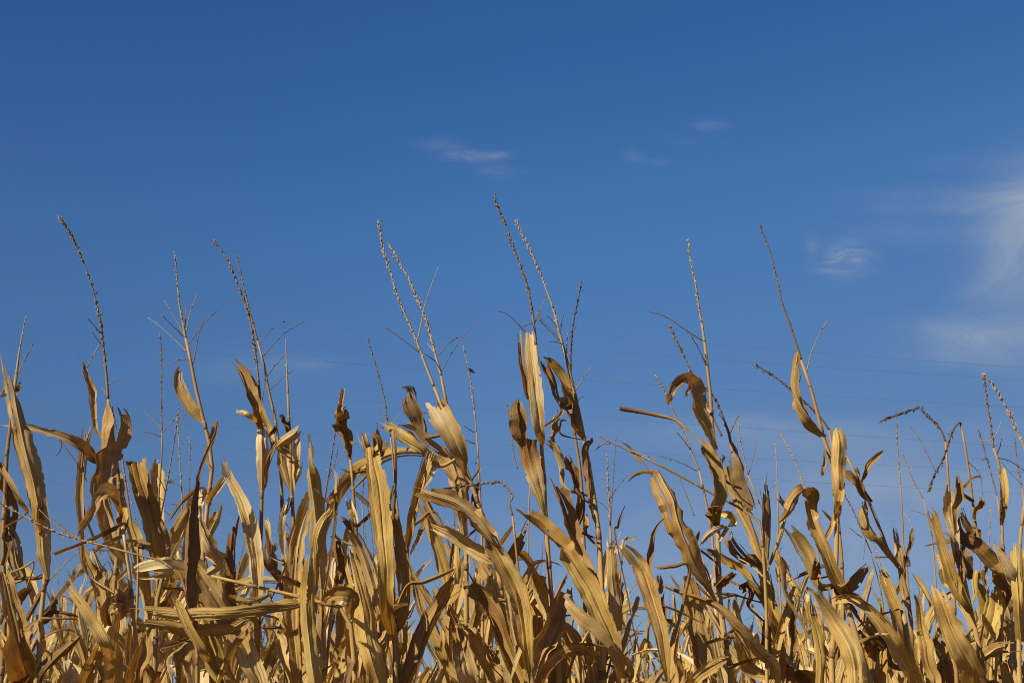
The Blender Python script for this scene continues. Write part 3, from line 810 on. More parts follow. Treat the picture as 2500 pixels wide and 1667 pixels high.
# (plant, tile, tone base>tip, options, points base>tip: x, y, width[, roll[, dz]])   roll > 0 turns the face to the right, away from the sun
LEAVES = [
 ('P1', 'A', 'd', dict(r=.3), [(85, 1230, 40), (95, 1150, 55, 40), (105, 1085, 20)]),
 ('P1', 'A', 'bd', {}, [(85, 1180, 14), (50, 1140, 26), (20, 1180, 34, 30), (-10, 1235, 30)]),
 ('P1', 'E', 'tb', {}, [(165, 490, 14), (130, 420, 34), (60, 290, 36, 20), (-10, 150, 40)]),
 ('P1', 'E', 'tb', {}, [(150, 900, 30), (110, 800, 90), (70, 650, 100), (0, 530, 70), (-40, 470, 50)]),
 ('P1', 'E', 'd', {}, [(60, 700, 40), (45, 560, 80, 50), (40, 430, 70, 60), (20, 250, 50), (-20, 100, 30)]),
 ('P1', 'E', 'rt', dict(c=.9, d=-.1), [(190, 1620, 170), (130, 1400, 175), (85, 1200, 140, 25), (40, 950, 80, 30), (5, 760, 20)]),
 ('P1', 'E', 'd', dict(r=.02, c=1.6, s=0), [(300, 905, 34), (200, 900, 34), (100, 898, 34), (0, 895, 30)]),
 ('P1', 'E', 'bd', {}, [(50, 1100, 40), (90, 1040, 66, 35), (160, 980, 60, 30), (225, 925, 15)]),
 ('P1', 'E', 'p', dict(s=0, r=.02, c=1), [(215, 812, 14), (140, 840, 20), (50, 880, 20)]),
 ('P2', 'E', 'tbbb', dict(d=-.05, c=.7, s=1), [(300, 900, 30), (285, 760, 90), (262, 600, 100), (240, 420, 104), (200, 220, 128), (160, 60, 126), (110, -150, 96, 15), (62, -350, 60, 30), (25, -500, 34, 20), (22, -565, 14)]),
 ('P2', 'E', 'b', dict(d=-.06), [(262, 640, 12), (258, 540, 46, 30), (262, 440, 44, 40), (270, 350, 10)]),
 ('P2', 'E', 'd', {}, [(262, 1220, 14), (300, 1140, 42, 40), (345, 1070, 36, 40), (383, 1005, 8)]),
 ('P2', 'E', 'd', dict(s=0), [(262, 1160, 30), (330, 1118, 22), (440, 1130, 22), (525, 1152, 12)]),
 ('P2', 'E', 'd', dict(s=0), [(265, 1165, 30), (330, 1152, 14), (420, 1158, 12), (540, 1160, 10)]),
 ('P2', 'E', 'db', dict(c=.9), [(230, 1580, 40), (270, 1500, 62, 30), (350, 1400, 66, 20), (440, 1320, 50), (540, 1230, 12)]),
 ('P3', 'E', 'ttbbb', dict(d=-.06, c=.8, s=2, r=.16), [(815, 830, 30), (770, 740, 64), (715, 640, 92), (670, 480, 120), (645, 330, 135), (650, 180, 140, 35), (665, 20, 128, 62), (690, -120, 110, 66), (718, -225, 60, 60), (765, -262, 16)]),
 ('P3', 'A', 'tbr', {}, [(628, 1450, 24), (600, 1290, 46), (575, 1180, 52, 20), (556, 1085, 34), (528, 1010, 20, 35), (490, 930, 18)]),
 ('P3', 'E', 'tp', dict(c=1.3, r=.2), [(560, 860, 20), (530, 640, 40), (508, 400, 46), (514, 200, 40), (540, 0, 42), (552, -120, 14)]),
 ('P3', 'E', 'p', dict(c=1.0, r=.2, d=-.03), [(520, 420, 18), (530, 200, 34), (550, 40, 46), (580, -80, 40), (592, -170, 12)]),
 ('P3', 'E', 'bt', dict(d=-.12, s=0), [(770, 560, 20), (735, 440, 44, 50), (690, 372, 70, 60), (640, 385, 62, 30, -.03), (570, 500, 52, 0, -.05), (500, 610, 40), (445, 705, 12)]),
 ('P3', 'A', 'db', dict(c=.7), [(600, 1620, 60), (520, 1550, 66, 30), (400, 1480, 56, 20), (240, 1430, 40), (110, 1402, 34), (0, 1394, 18)]),
 ('P3', 'A', 'd', dict(s=0, r=0), [(385, 1490, 8), (392, 1530, 8), (370, 1580, 6), (350, 1600, 4)]),
 ('P3', 'E', 'yt', dict(c=.9), [(800, 560, 30), (770, 420, 70), (735, 280, 90, 20), (718, 180, 50)]),
 ('P3', 'E', 'tb', dict(), [(660, 1050, 50), (600, 900, 90, 20), (550, 780, 70), (520, 650, 30)]),
 ('P3', 'E', 'p', dict(), [(690, 1060, 40), (655, 900, 70), (620, 780, 70, 25), (575, 690, 20)]),
 ('P3b', 'E', 'ttbb', dict(d=-.05, c=.8, r=.05, s=0), [(1030, 850, 60), (1012, 740, 92), (985, 600, 118), (950, 450, 128), (905, 300, 132), (868, 140, 124)]),
 ('P3b', 'E', 'tb', dict(), [(1045, 900, 26), (1050, 750, 44, 40), (1030, 600, 50, 40), (1000, 480, 20)]),
 ('P3b', 'E', 'd', dict(), [(960, 720, 30), (900, 690, 40, 20), (830, 672, 12)]),
 ('P3c', 'E', 'db', dict(c=1.6, r=.03, s=0, d=-.02), [(790, 552, 26), (640, 630, 32), (480, 696, 34), (330, 760, 30)]),
 ('P3c', 'E', 'pt', dict(d=-.16, c=.35, s=0, v=.1), [(1270, 870, 110), (1170, 848, 130), (1060, 835, 140), (950, 845, 120), (870, 865, 80), (820, 915, 44), (800, 960, 12)]),
 ('P4', 'A', 'tt', dict(r=.1, c=.7), [(1308, 1400, 20), (1280, 1365, 46), (1235, 1310, 70), (1180, 1220, 80, -15), (1135, 1130, 66), (1138, 1070, 46), (1165, 1040, 36)]),
 ('P4', 'A', 'br', dict(c=1.), [(1315, 1600, 20), (1345, 1510, 42, 25), (1375, 1430, 40, 40), (1385, 1370, 22), (1390, 1338, 6)]),
 ('P4', 'E', 'yo', dict(c=1.0, d=-.03), [(1325, 425, 26), (1350, 380, 52), (1405, 300, 52), (1455, 235, 16)]),
 ('P4', 'E', 'tt', dict(), [(1300, 860, 60), (1260, 680, 90), (1235, 520, 80, 30), (1250, 400, 86), (1275, 330, 40)]),
 ('P4', 'E', 'db', dict(), [(1310, 330, 20), (1270, 325, 20), (1200, 370, 28, 20), (1120, 470, 22), (1050, 580, 12)]),
 ('P4', 'E', 'tb', dict(), [(1390, 810, 60), (1340, 700, 60, 30), (1290, 580, 56), (1260, 490, 24)]),
 ('P5', 'E', 'yddd', dict(d=-.03, c=1.1, s=0, r=.02), [(1275, 1330, 60), (1240, 1180, 60), (1205, 1050, 74, 35), (1188, 900, 82, 50), (1185, 740, 80, 55), (1205, 560, 68, 50), (1240, 370, 34, 40), (1285, 180, 18), (1340, 50, 16), (1375, -20, 16), (1392, -120, 8)]),
 ('P5', 'E', 'o', dict(d=.02, c=.8, s=1), [(1470, 1640, 100), (1420, 1500, 112), (1345, 1290, 100), (1280, 1130, 86), (1228, 985, 50)]),
 ('P5', 'E', 'tt', dict(d=-.05, c=.9), [(1330, 1430, 30), (1300, 1370, 46), (1230, 1250, 54), (1155, 1110, 54), (1095, 985, 18)]),
 ('P5', 'E', 'tpbp', dict(d=-.02, c=.6, s=1), [(1660, 1640, 100), (1600, 1430, 130), (1520, 1260, 150), (1430, 1110, 140), (1330, 950, 110), (1260, 830, 70), (1220, 770, 16)]),
 ('P6', 'F', 'tp', dict(c=.9, r=.12), [(45, 350, 30), (50, 240, 66), (55, 100, 84), (52, 0, 80), (42, -60, 70), (32, -110, 40)]),
 ('P6', 'A', 'tbd', dict(c=1.0, r=.2), [(1672, 1470, 30), (1655, 1370, 54), (1628, 1265, 70, 20), (1585, 1165, 74, 35), (1530, 1060, 50, 40), (1448, 958, 10)]),
 ('P6', 'A', 'p', dict(c=1.0, r=.2), [(1650, 1395, 30), (1590, 1355, 42), (1530, 1322, 36), (1490, 1308, 14)]),
 ('P6', 'B', 'd', dict(s=0), [(30, 1200, 10), (5, 1140, 12), (-45, 1042, 10)]),
 ('P6', 'B', 'y', dict(c=1.), [(120, 1560, 40), (100, 1440, 50), (55, 1330, 54), (10, 1220, 46), (-30, 1120, 20)]),
 ('P6', 'F', 'd', dict(), [(70, 320, 14), (100, 170, 32, 40), (125, 90, 34, 40), (152, 10, 12)]),
 ('P6', 'E', 'tpp', dict(d=-.04, c=.7, s=1, r=.1), [(1640, 1050, 70), (1640, 900, 92), (1625, 740, 98), (1595, 560, 94), (1545, 420, 80), (1480, 290, 68), (1425, 170, 54), (1400, 110, 30)]),
 ('P6', 'E', 'rrd', dict(d=-.02, c=1.0), [(1480, 1080, 60), (1478, 900, 62, 30), (1490, 720, 58, 35), (1508, 560, 44, 30), (1534, 445, 8)]),
 ('P7', 'F', 'rdb', dict(), [(150, 900, 40), (140, 820, 90, 55), (120, 720, 80, 55), (130, 640, 30)]),
 ('P7', 'F', 'tp', dict(), [(110, 750, 20), (95, 650, 40), (85, 560, 44), (65, 500, 20)]),
 ('P8', 'B', 'd', dict(c=1.2), [(215, 1500, 20), (202, 1430, 34, 30), (180, 1360, 36), (155, 1345, 20, 0, -.02)]),
 ('P8', 'B', 'd', dict(), [(105, 1490, 10), (125, 1440, 30, 45), (155, 1382, 20)]),
 ('P8', 'B', 'tpg', dict(d=-.04, c=.8, s=0), [(150, 1560, 20), (190, 1510, 66, -10), (250, 1465, 74), (285, 1420, 50), (312, 1384, 16)]),
 ('P8', 'F', 'ttd', dict(d=-.02, c=.8, r=.06), [(243, 350, 26), (228, 260, 84), (205, 140, 104), (182, 50, 92), (170, 0, 60, 30)]),
 ('P8', 'F', 'p', dict(r=.35, c=1.), [(250, 340, 22), (264, 220, 44), (272, 80, 44), (272, -60, 32)]),
 ('P8', 'F', 'p', dict(r=.4), [(255, 290, 20), (280, 230, 36), (312, 140, 14)]),
 ('P8', 'F', 'pt', dict(c=1.), [(195, 760, 20), (178, 620, 44), (185, 500, 40), (210, 400, 28)]),
 ('P8', 'F', 'd', dict(), [(190, 520, 10), (215, 440, 30, 50), (235, 360, 24)]),
 ('P12b', 'F', 'tttp', dict(d=-.05, c=.6, s=1, r=.12), [(285, 1640, 60), (272, 1440, 74), (246, 1200, 100), (248, 1000, 108), (262, 760, 112), (300, 560, 102), (338, 410, 92), (368, 285, 44)]),
 ('P12c', 'F', 'yyy', dict(d=-.08, c=.7, s=1), [(420, 1700, 70), (395, 1560, 92), (368, 1400, 104), (342, 1200, 104), (335, 1000, 92), (350, 820, 64), (368, 655, 24)]),
 ('P12c', 'F', 'tt', dict(d=-.03, c=.8), [(385, 960, 30), (392, 800, 62), (402, 660, 78), (440, 545, 76), (482, 485, 52, 20), (520, 415, 18)]),
 ('P12c', 'F', 'rd', dict(), [(520, 440, 20), (480, 395, 70, 20), (440, 345, 76, 30), (398, 300, 60)]),
 ('P9', 'F', 'pp', dict(c=1.), [(520, 640, 16), (516, 520, 24), (524, 400, 34), (532, 280, 42), (505, 195, 26)]),
 ('P9', 'B', 'bbtp', dict(d=-.02, c=1.1, r=.04, s=0), [(615, 1625, 22), (604, 1560, 34, 30), (582, 1490, 56, 50), (558, 1420, 76), (540, 1360, 66, 60), (538, 1320, 50, 30, -.03), (550, 1240, 40, 0), (570, 1145, 26)]),
 ('P9', 'B', 'db', dict(s=0, r=.02), [(525, 1350, 20), (560, 1310, 18), (602, 1272, 8)]),
 ('P9', 'F', 'bd', dict(s=0), [(735, 220, 20), (690, 218, 28), (640, 224, 22), (585, 210, 12), (518, 186, 5)]),
 ('P9', 'F', 'p', dict(r=.3), [(650, 600, 30), (640, 520, 54), (615, 440, 46), (595, 390, 20)]),
 ('P9', 'F', 'd', dict(), [(760, 470, 30), (720, 420, 30, 20), (660, 360, 24), (592, 322, 8)]),
 ('P9', 'F', 'bd', dict(d=.06), [(560, 940, 50), (545, 820, 90, 45), (525, 720, 70, 50), (512, 600, 30)]),
 ('P10', 'F', 'yyttt', dict(d=-.10, c=.45, s=0, r=.02, v=.12), [(885, 1290, 36), (868, 1200, 74), (850, 1080, 96), (842, 900, 102), (832, 720, 112), (812, 540, 138), (795, 380, 136), (778, 220, 122), (762, 100, 96), (748, 40, 84)]),
 ('P10', 'F', 'ddb', dict(d=-.125, c=.9, s=0, r=.15), [(765, 180, 20), (764, 110, 64, 40), (762, 40, 88, 55), (756, -30, 84, 50), (770, -80, 44, 30), (785, -110, 14)]),
 ('P10', 'B', 'tp', dict(d=-.03, c=.9, r=.2), [(760, 1680, 50), (725, 1570, 70), (698, 1480, 78), (672, 1405, 64)]),
 ('P10', 'F', 'bbb', dict(d=.02, c=.9), [(900, 1250, 30), (930, 1150, 64, 40), (945, 960, 104, 35), (925, 760, 90, 40), (890, 540, 60, 45), (868, 380, 24)]),
 ('P10', 'B', 'ddt', dict(s=0), [(900, 1510, 24), (850, 1430, 34), (790, 1402, 24), (758, 1400, 8)]),
 ('P11', 'F', 'tppp', dict(d=-.06, c=.6, s=2), [(830, 1700, 100), (770, 1500, 130), (725, 1300, 146), (690, 1100, 132), (648, 900, 112), (605, 740, 72), (580, 650, 20)]),
 ('P11', 'F', 'ttb', dict(d=-.02, c=.7, r=.06), [(850, 1240, 50), (800, 1080, 86), (755, 930, 104), (712, 790, 108), (655, 660, 88), (595, 570, 50)]),
 ('P11', 'F', 'tt', dict(d=-.1, c=.4, r=.05), [(700, 1700, 110), (690, 1570, 110), (680, 1490, 100)]),
 ('P12', 'F', 'gb', dict(d=-.05, c=.8), [(620, 1120, 40), (620, 1030, 90), (540, 1010, 90, 20), (460, 1030, 60), (435, 1060, 20)]),
 ('P12', 'F', 'oo', dict(d=-.03, c=.7, s=1), [(310, 1050, 24), (220, 1060, 60), (80, 1100, 66), (-60, 1150, 50), (-160, 1190, 16)]),
 ('P12', 'E', 'totb', dict(d=-.12, c=.3, s=1, v=.3, r=.22), [(1900, 1070, 40), (1640, 1095, 78), (1420, 1122, 84), (1200, 1128, 84), (1000, 1118, 72), (850, 1108, 54), (790, 1102, 40)]),
 ('P12', 'E', 'oob', dict(d=-.10, c=.4, s=0, v=.12), [(1620, 1160, 40), (1480, 1210, 70), (1240, 1235, 84), (1020, 1200, 70), (822, 1168, 16)]),
 ('P12', 'E', 'ob', dict(d=-.1, c=.7), [(1700, 1010, 30), (1600, 1040, 50), (1500, 1030, 44, 20), (1440, 1010, 14)]),
 ('P12', 'E', 'd', dict(s=0, c=1.4), [(1250, 1288, 14), (1100, 1325, 18), (960, 1362, 12)]),
 ('P12', 'E', 'g', dict(), [(1240, 1300, 30), (1140, 1340, 56, 30), (1060, 1400, 44), (1080, 1520, 30), (1100, 1600, 24)]),
 ('P3c', 'E', 'tt', dict(d=-.06, c=.7, s=1), [(720, 1420, 50), (680, 1330, 78), (590, 1170, 76), (495, 1030, 58), (382, 890, 16)]),
 ('P3', 'E', 'ttr', dict(d=-.10, c=.6, s=0, r=.02), [(725, 1640, 120), (728, 1480, 118), (745, 1320, 116), (762, 1180, 92), (768, 1080, 66, 50), (750, 1045, 70, 60), (700, 1060, 70, 20, -.05), (668, 1110, 66, 0, -.06), (690, 1220, 50, 0, -.04)]),
 ('P3c', 'E', 'bbt', dict(d=-.06, c=1.1, s=1), [(840, 1640, 110), (870, 1500, 104), (905, 1370, 90, 20), (940, 1230, 40)]),
 ('P3', 'E', 'pp', dict(d=-.02), [(530, 1620, 80), (570, 1480, 96), (610, 1380, 80, 20), (650, 1280, 20)]),
 ('P13', 'B', 'btt', dict(d=-.05, c=.3, s=0, r=.22, v=.3), [(1350, 1700, 30), (1325, 1610, 80), (1280, 1490, 140), (1215, 1375, 156), (1150, 1275, 150), (1120, 1240, 140)]),
 ('P14', 'B', 'pp', dict(r=.05, c=.8, d=-.02), [(1230, 1340, 56), (1205, 1280, 62), (1180, 1228, 50)]),
 ('P13', 'B', 'bddr', dict(c=.8, s=2, r=.1), [(1110, 1480, 30), (1085, 1400, 66, 45), (1065, 1310, 84, 55), (1030, 1225, 74, 55), (985, 1168, 30), (935, 1166, 6, 0, -.02)]),
 ('P13', 'B', 'd', dict(s=0), [(1060, 1330, 8), (1000, 1283, 10), (935, 1255, 6)]),
 ('P13', 'F', 'tbbt', dict(c=1.0, s=2, r=.12), [(1350, 480, 60), (1320, 300, 90), (1240, 130, 98, 20), (1120, 20, 92, 30), (1010, -70, 70, 30), (900, -90, 36)]),
 ('P13', 'F', 'ttp', dict(c=1.0, s=2, d=-.04, r=.1), [(1180, 180, 30), (1080, 80, 60), (960, 10, 72, 20), (860, -80, 56), (830, -110, 20)]),
 ('P13', 'F', 'ptt', dict(c=1.0, d=-.03, s=1), [(985, 800, 30), (1000, 600, 48), (1040, 400, 60), (1085, 230, 72), (1120, 110, 72), (1160, 50, 50)]),
 ('P13', 'F', 'tp', dict(c=1.0, d=-.03), [(1080, 380, 20), (1130, 240, 36), (1180, 150, 30), (1225, 90, 14)]),
 ('P14', 'F', 'pt', dict(c=.9), [(1340, 640, 50), (1320, 440, 84), (1290, 260, 90, 20), (1260, 150, 60)]),
 ('P14', 'F', 'd', dict(), [(1430, 560, 20), (1420, 420, 44, 50), (1430, 330, 30, 40), (1445, 230, 12)]),
 ('P14', 'F', 'db', dict(s=0), [(1430, 230, 14), (1445, 195, 16), (1425, 170, 16), (1395, 172, 8)]),
 ('P17', 'G', 'yyttbdb', dict(d=-.06, c=.75, s=1, r=.14), [(138, 1480, 40), (128, 1360, 84), (108, 1180, 112), (70, 1010, 136), (15, 870, 142), (-60, 730, 116), (-160, 590, 90, 30), (-290, 480, 96, 55), (-440, 410, 90, 60), (-580, 370, 60, 50), (-680, 330, 20)]),
 ('P17', 'F', 'ptp', dict(d=-.09, c=.7, r=.1), [(1600, 790, 20), (1530, 670, 40), (1430, 530, 50), (1300, 430, 46), (1150, 370, 40), (980, 315, 18)]),
 ('P17', 'F', 'ttp', dict(d=-.03, c=.6, s=1, r=.14), [(1580, 830, 40), (1500, 770, 76), (1380, 690, 96), (1260, 620, 88), (1160, 570, 60), (1088, 535, 20)]),
 ('P14', 'F', 'bb', dict(), [(1160, 478, 16), (1070, 520, 32, 20), (1000, 590, 30), (930, 672, 12)]),
 ('P14', 'F', 'bb', dict(), [(1100, 500, 14), (1075, 580, 32, 30), (1030, 680, 30), (978, 780, 12)]),
 ('P11', 'F', 'y', dict(c=1.4, s=0, r=.03), [(960, 970, 20), (1080, 920, 26), (1190, 875, 28), (1295, 828, 20)]),
 ('P13', 'F', 'tttp', dict(d=-.05, c=.8, s=1), [(1660, 1640, 120), (1620, 1450, 118), (1580, 1240, 92), (1545, 1050, 84), (1515, 900, 76), (1488, 790, 30)]),
 ('P14', 'F', 'tt', dict(d=-.02), [(1240, 1460, 60), (1180, 1330, 70), (1100, 1150, 66), (1040, 970, 62), (1000, 800, 36)]),
 ('P14', 'F', 'ppt', dict(d=-.12, c=.5, v=.1), [(1640, 1660, 120), (1590, 1560, 130), (1530, 1480, 120), (1450, 1420, 60)]),
 ('P14', 'F', 'ppr', dict(d=-.1, c=.6, v=.1), [(1390, 1700, 120), (1370, 1540, 136), (1345, 1400, 126), (1310, 1290, 90), (1290, 1200, 40)]),
 ('P14', 'F', 'tt', dict(), [(1255, 1500, 34), (1245, 1250, 46), (1262, 1050, 50), (1265, 930, 24)]),
 ('P15', 'C', 'btttt', dict(d=-.06, c=.55, s=0, r=.05), [(222, 1640, 22), (205, 1560, 62), (182, 1400, 100), (162, 1220, 96), (148, 1060, 86), (132, 900, 40)]),
 ('P15', 'C', 'tbb', dict(c=1.2, d=-.03), [(125, 1330, 20), (105, 1200, 34), (85, 1080, 38), (78, 950, 30), (78, 880, 14)]),
 ('P15', 'C', 'tbr', dict(c=1.1), [(350, 1430, 24), (310, 1340, 34, 20), (270, 1230, 44, 40), (220, 1120, 46, 45), (180, 1030, 16)]),
 ('P16', 'C', 'tbbr', dict(c=1.0, s=1, r=.16), [(480, 1580, 40), (430, 1460, 64), (375, 1320, 74, 30), (320, 1210, 66, 45), (260, 1120, 46, 40), (205, 1060, 14)]),
 ('P15', 'G', 'ttrdd', dict(d=-.03, c=.7, s=1, r=.06), [(238, 540, 20), (215, 430, 56), (180, 300, 96), (145, 170, 124), (120, 50, 116), (104, -30, 108, 55), (92, -130, 100, 64), (78, -210, 60, 60), (84, -262, 20)]),
 ('P16', 'C', 'tdd', dict(c=.9, d=-.05, s=0), [(490, 1600, 30), (440, 1520, 50), (405, 1440, 70, 50), (365, 1398, 60, 60), (330, 1410, 30, 20, -.03)]),
 ('P16', 'C', 'g', dict(c=1.), [(285, 1600, 20), (282, 1530, 44, 50), (292, 1470, 42, 40), (330, 1405, 14)]),
 ('P16', 'C', 'd', dict(s=0, r=0), [(340, 1570, 12), (336, 1500, 14), (345, 1476, 14), (375, 1482, 8)]),
 ('P16', 'G', 'tt', dict(), [(370, 330, 20), (340, 200, 36), (300, 70, 46), (225, 10, 30)]),
 ('P16', 'G', 'trd', dict(c=.9, d=-.02), [(530, 480, 20), (520, 330, 46), (505, 180, 50, 30), (510, 60, 50, 50), (540, 20, 30, 40), (520, -40, 20)]),
 ('P16', 'G', 'tb', dict(), [(460, 380, 20), (420, 260, 70, 30), (390, 170, 66), (350, 80, 20)]),
 ('P18', 'G', 'ttttbbd', dict(d=-.06, c=.7, s=1, r=.1), [(730, 1540, 50), (690, 1380, 92), (605, 1140, 140), (525, 960, 152), (425, 800, 126), (310, 660, 100, 40), (180, 550, 80, 55), (80, 470, 50, 45), (28, 425, 16)]),
 ('P18', 'G', 'bbrd', dict(d=.01, c=.8, s=1), [(540, 860, 60), (470, 740, 96), (405, 600, 98, 25), (355, 470, 90, 45), (300, 330, 74, 55), (248, 196, 12)]),
 ('P18', 'G', 'bobg', dict(d=-.10, c=1.0, s=0, r=.05), [(800, 1500, 30), (720, 1390, 44), (640, 1270, 70, 45), (540, 1170, 86, 50), (430, 1075, 84, 40), (345, 990, 40)]),
 ('P16', 'G', 'rr', dict(), [(450, 590, 20), (445, 500, 60, 40), (450, 400, 56, 45), (440, 310, 20)]),
 ('P16', 'G', 'bt', dict(), [(500, 620, 20), (490, 540, 46, 20), (495, 470, 30)]),
 ('P18', 'G', 'ttb', dict(c=.8, s=1), [(700, 1240, 40), (685, 1080, 80), (665, 900, 84), (662, 740, 72), (655, 650, 40)]),
 ('P18', 'G', 'p', dict(r=.3), [(660, 780, 26), (640, 700, 36), (630, 615, 30)]),
 ('P19', 'G', 'ytttpp', dict(d=-.06, c=.7, s=2, r=.08), [(1020, 1560, 24), (1000, 1380, 70), (965, 1180, 102), (920, 1010, 118), (865, 850, 112), (790, 750, 84), (695, 672, 36)]),
 ('P19', 'G', 'dd', dict(s=0), [(690, 660, 10), (705, 560, 16, 30), (735, 470, 14), (770, 385, 5)]),
 ('P18', 'G', 'bt', dict(s=0), [(740, 710, 12), (800, 650, 28), (855, 602, 8)]),
 ('P19', 'G', 'pdb', dict(s=0, c=1.), [(912, 900, 26), (905, 800, 36, 20), (905, 700, 36, 40), (940, 590, 18), (985, 535, 10), (1022, 512, 4)]),
 ('P19', 'G', 'tb', dict(s=0), [(1160, 835, 26), (1060, 825, 26), (980, 835, 22), (915, 818, 14)]),
 ('P19', 'G', 'dd', dict(s=0), [(1002, 1230, 20), (990, 1120, 26, 40), (985, 1040, 22), (995, 960, 8)]),
 ('P19', 'G', 'b', dict(), [(975, 1000, 18), (968, 930, 40), (960, 860, 12)]),
 ('P20', 'G', 'tttbbbd', dict(d=-.05, c=.8, s=2, r=.1), [(1330, 1060, 20), (1270, 940, 60), (1190, 800, 118), (1130, 670, 140), (1080, 520, 136, 20), (1030, 370, 128, 40), (980, 260, 100, 45), (945, 185, 60, 40)]),
 ('P20', 'G', 'bb', dict(s=0), [(960, 260, 34), (915, 228, 32), (860, 225, 24, 20), (800, 250, 20), (730, 322, 6)]),
 ('P20', 'G', 'bbp', dict(s=0), [(885, 195, 5), (840, 145, 24, 30), (780, 80, 26), (700, 15, 8)]),
 ('P20', 'C', 'ttbr', dict(c=1.6, r=.03, s=0), [(1210, 1610, 16), (1150, 1540, 20), (1060, 1482, 26), (960, 1452, 34), (830, 1425, 38), (695, 1404, 26)]),
 ('P20', 'C', 'ttbdpp', dict(c=.45, s=2, r=.14, d=-.04), [(1330, 1660, 30), (1285, 1550, 64), (1232, 1430, 84), (1205, 1330, 86, 45), (1188, 1255, 84, 50), (1160, 1212, 80, 10, -.02), (1110, 1208, 74, -10, -.045), (1060, 1270, 62, -10, -.06), (1030, 1330, 44, -10, -.07), (1006, 1388, 14)]),
 ('P20', 'C', 'ppd', dict(c=.8, s=0), [(1215, 1350, 30), (1200, 1270, 50), (1150, 1290, 22, 0, -.03), (1140, 1340, 12)]),
 ('P20', 'G', 'ggb', dict(d=-.04, c=1., s=0), [(1325, 560, 40), (1320, 480, 72, 30), (1325, 330, 92, 45), (1300, 190, 84, 45), (1250, 70, 60, 30), (1200, -10, 24)]),
 ('P20', 'G', 'dd', dict(d=-.06, s=0, c=1.2), [(1280, 480, 50), (1320, 455, 50, 30), (1375, 462, 46)]),
 ('P20', 'G', 'pp', dict(d=-.07, s=0), [(1370, 480, 40), (1420, 500, 60), (1440, 545, 56), (1390, 570, 44)]),
 ('P21', 'G', 'tddb', dict(d=-.05, c=.9), [(1660, 870, 20), (1590, 810, 56), (1500, 730, 84, 40), (1435, 640, 76, 45), (1385, 570, 36)]),
 ('P20', 'G', 'tt', dict(d=-.05, s=0), [(1400, 575, 30), (1330, 585, 36), (1270, 625, 38), (1215, 700, 26)]),
 ('P20', 'G', 'r', dict(s=0), [(1205, 700, 20), (1212, 640, 24), (1222, 575, 6)]),
 ('P21', 'G', 'ttt', dict(c=1.1, s=1), [(1640, 840, 60), (1560, 640, 58), (1490, 480, 56), (1430, 320, 60), (1400, 190, 66), (1385, 90, 40)]),
 ('P21', 'G', 'dd', dict(c=1.), [(1390, 280, 20), (1370, 200, 50, 50), (1345, 100, 36)]),
 ('P21', 'G', 'bdd', dict(c=1., s=0), [(1430, 40, 14), (1470, 160, 50, 30), (1510, 300, 76, 50), (1565, 410, 58, 50), (1592, 510, 12)]),
 ('P21', 'G', 'btb', dict(d=-.04, c=.8), [(1680, 1080, 80), (1590, 960, 66), (1500, 860, 60, 30), (1400, 790, 56), (1310, 745, 44, 25), (1225, 705, 20)]),
 ('P20', 'G', 'bd', dict(d=-.06, c=.9), [(1330, 955, 26), (1375, 905, 60, 45), (1430, 868, 44, 50), (1485, 848, 12)]),
 ('P19b', 'G', 'bbtb', dict(d=-.04, c=.35, s=0, r=.06, v=.1), [(1245, 1560, 60), (1230, 1440, 92), (1205, 1220, 122), (1180, 1040, 112), (1160, 920, 80), (1148, 860, 40)]),
 ('P20', 'G', 'yttbb', dict(d=-.09, c=1.0, s=0, r=.03), [(1700, 1500, 90), (1590, 1350, 78), (1470, 1215, 66), (1370, 1110, 54), (1250, 1040, 46), (1100, 985, 28), (960, 938, 12)]),
 ('P19', 'G', 'ppp', dict(d=-.12, c=.7), [(1130, 1640, 60), (1200, 1545, 66), (1280, 1480, 80), (1360, 1432, 66), (1440, 1408, 30)]),
 ('P19', 'G', 'p', dict(d=-.1, c=.6, r=.1), [(1130, 1560, 70), (1145, 1500, 84), (1180, 1460, 60)]),
 ('P21', 'G', 'tt', dict(d=-.03), [(1540, 1480, 80), (1490, 1300, 84), (1450, 1120, 80), (1440, 980, 54)]),
 ('P21', 'G', 'rd', dict(d=-.05), [(1540, 1080, 20), (1545, 1000, 40, 40), (1520, 960, 50, 50), (1475, 1005, 20)]),
 ('P20', 'G', 'tt', dict(), [(1300, 1000, 30), (1270, 900, 44), (1235, 800, 44), (1215, 720, 20)]),
 ('P22', 'D', 'bbtt', dict(d=-.05, c=.9, s=0, r=.05), [(408, 1482, 16), (370, 1455, 36, 40), (310, 1380, 60, 50), (245, 1290, 66, 35), (215, 1190, 60), (212, 1060, 52), (225, 960, 34, 20), (231, 918, 10)]),
 ('P22', 'H', 'tttp', dict(d=-.07, c=.6, s=0, r=.03), [(470, 540, 14), (472, 420, 34), (490, 300, 62), (492, 180, 92), (494, 50, 102), (486, -20, 84), (470, -76, 50)]),
 ('P22', 'H', 'pp', dict(c=.9, s=1, d=-.05), [(480, 510, 30), (495, 430, 38), (510, 350, 34), (518, 270, 14)]),
 ('P22', 'H', 'p', dict(c=1., s=0), [(470, 500, 30), (455, 560, 34), (425, 620, 34), (385, 690, 14)]),
 ('P22', 'H', 'dt', dict(s=0), [(405, 80, 10), (398, 160, 24, 40), (388, 230, 22), (382, 265, 10)]),
 ('P23', 'H', 'rb', dict(c=.8), [(690, 410, 26), (655, 370, 46), (610, 300, 56, 20), (560, 240, 56), (518, 190, 34)]),
 ('P23', 'H', 'tbgt', dict(d=-.04, c=.9, s=0), [(840, 780, 34), (765, 690, 50), (700, 610, 62, 35), (665, 520, 60, 40), (640, 420, 50), (625, 330, 36)]),
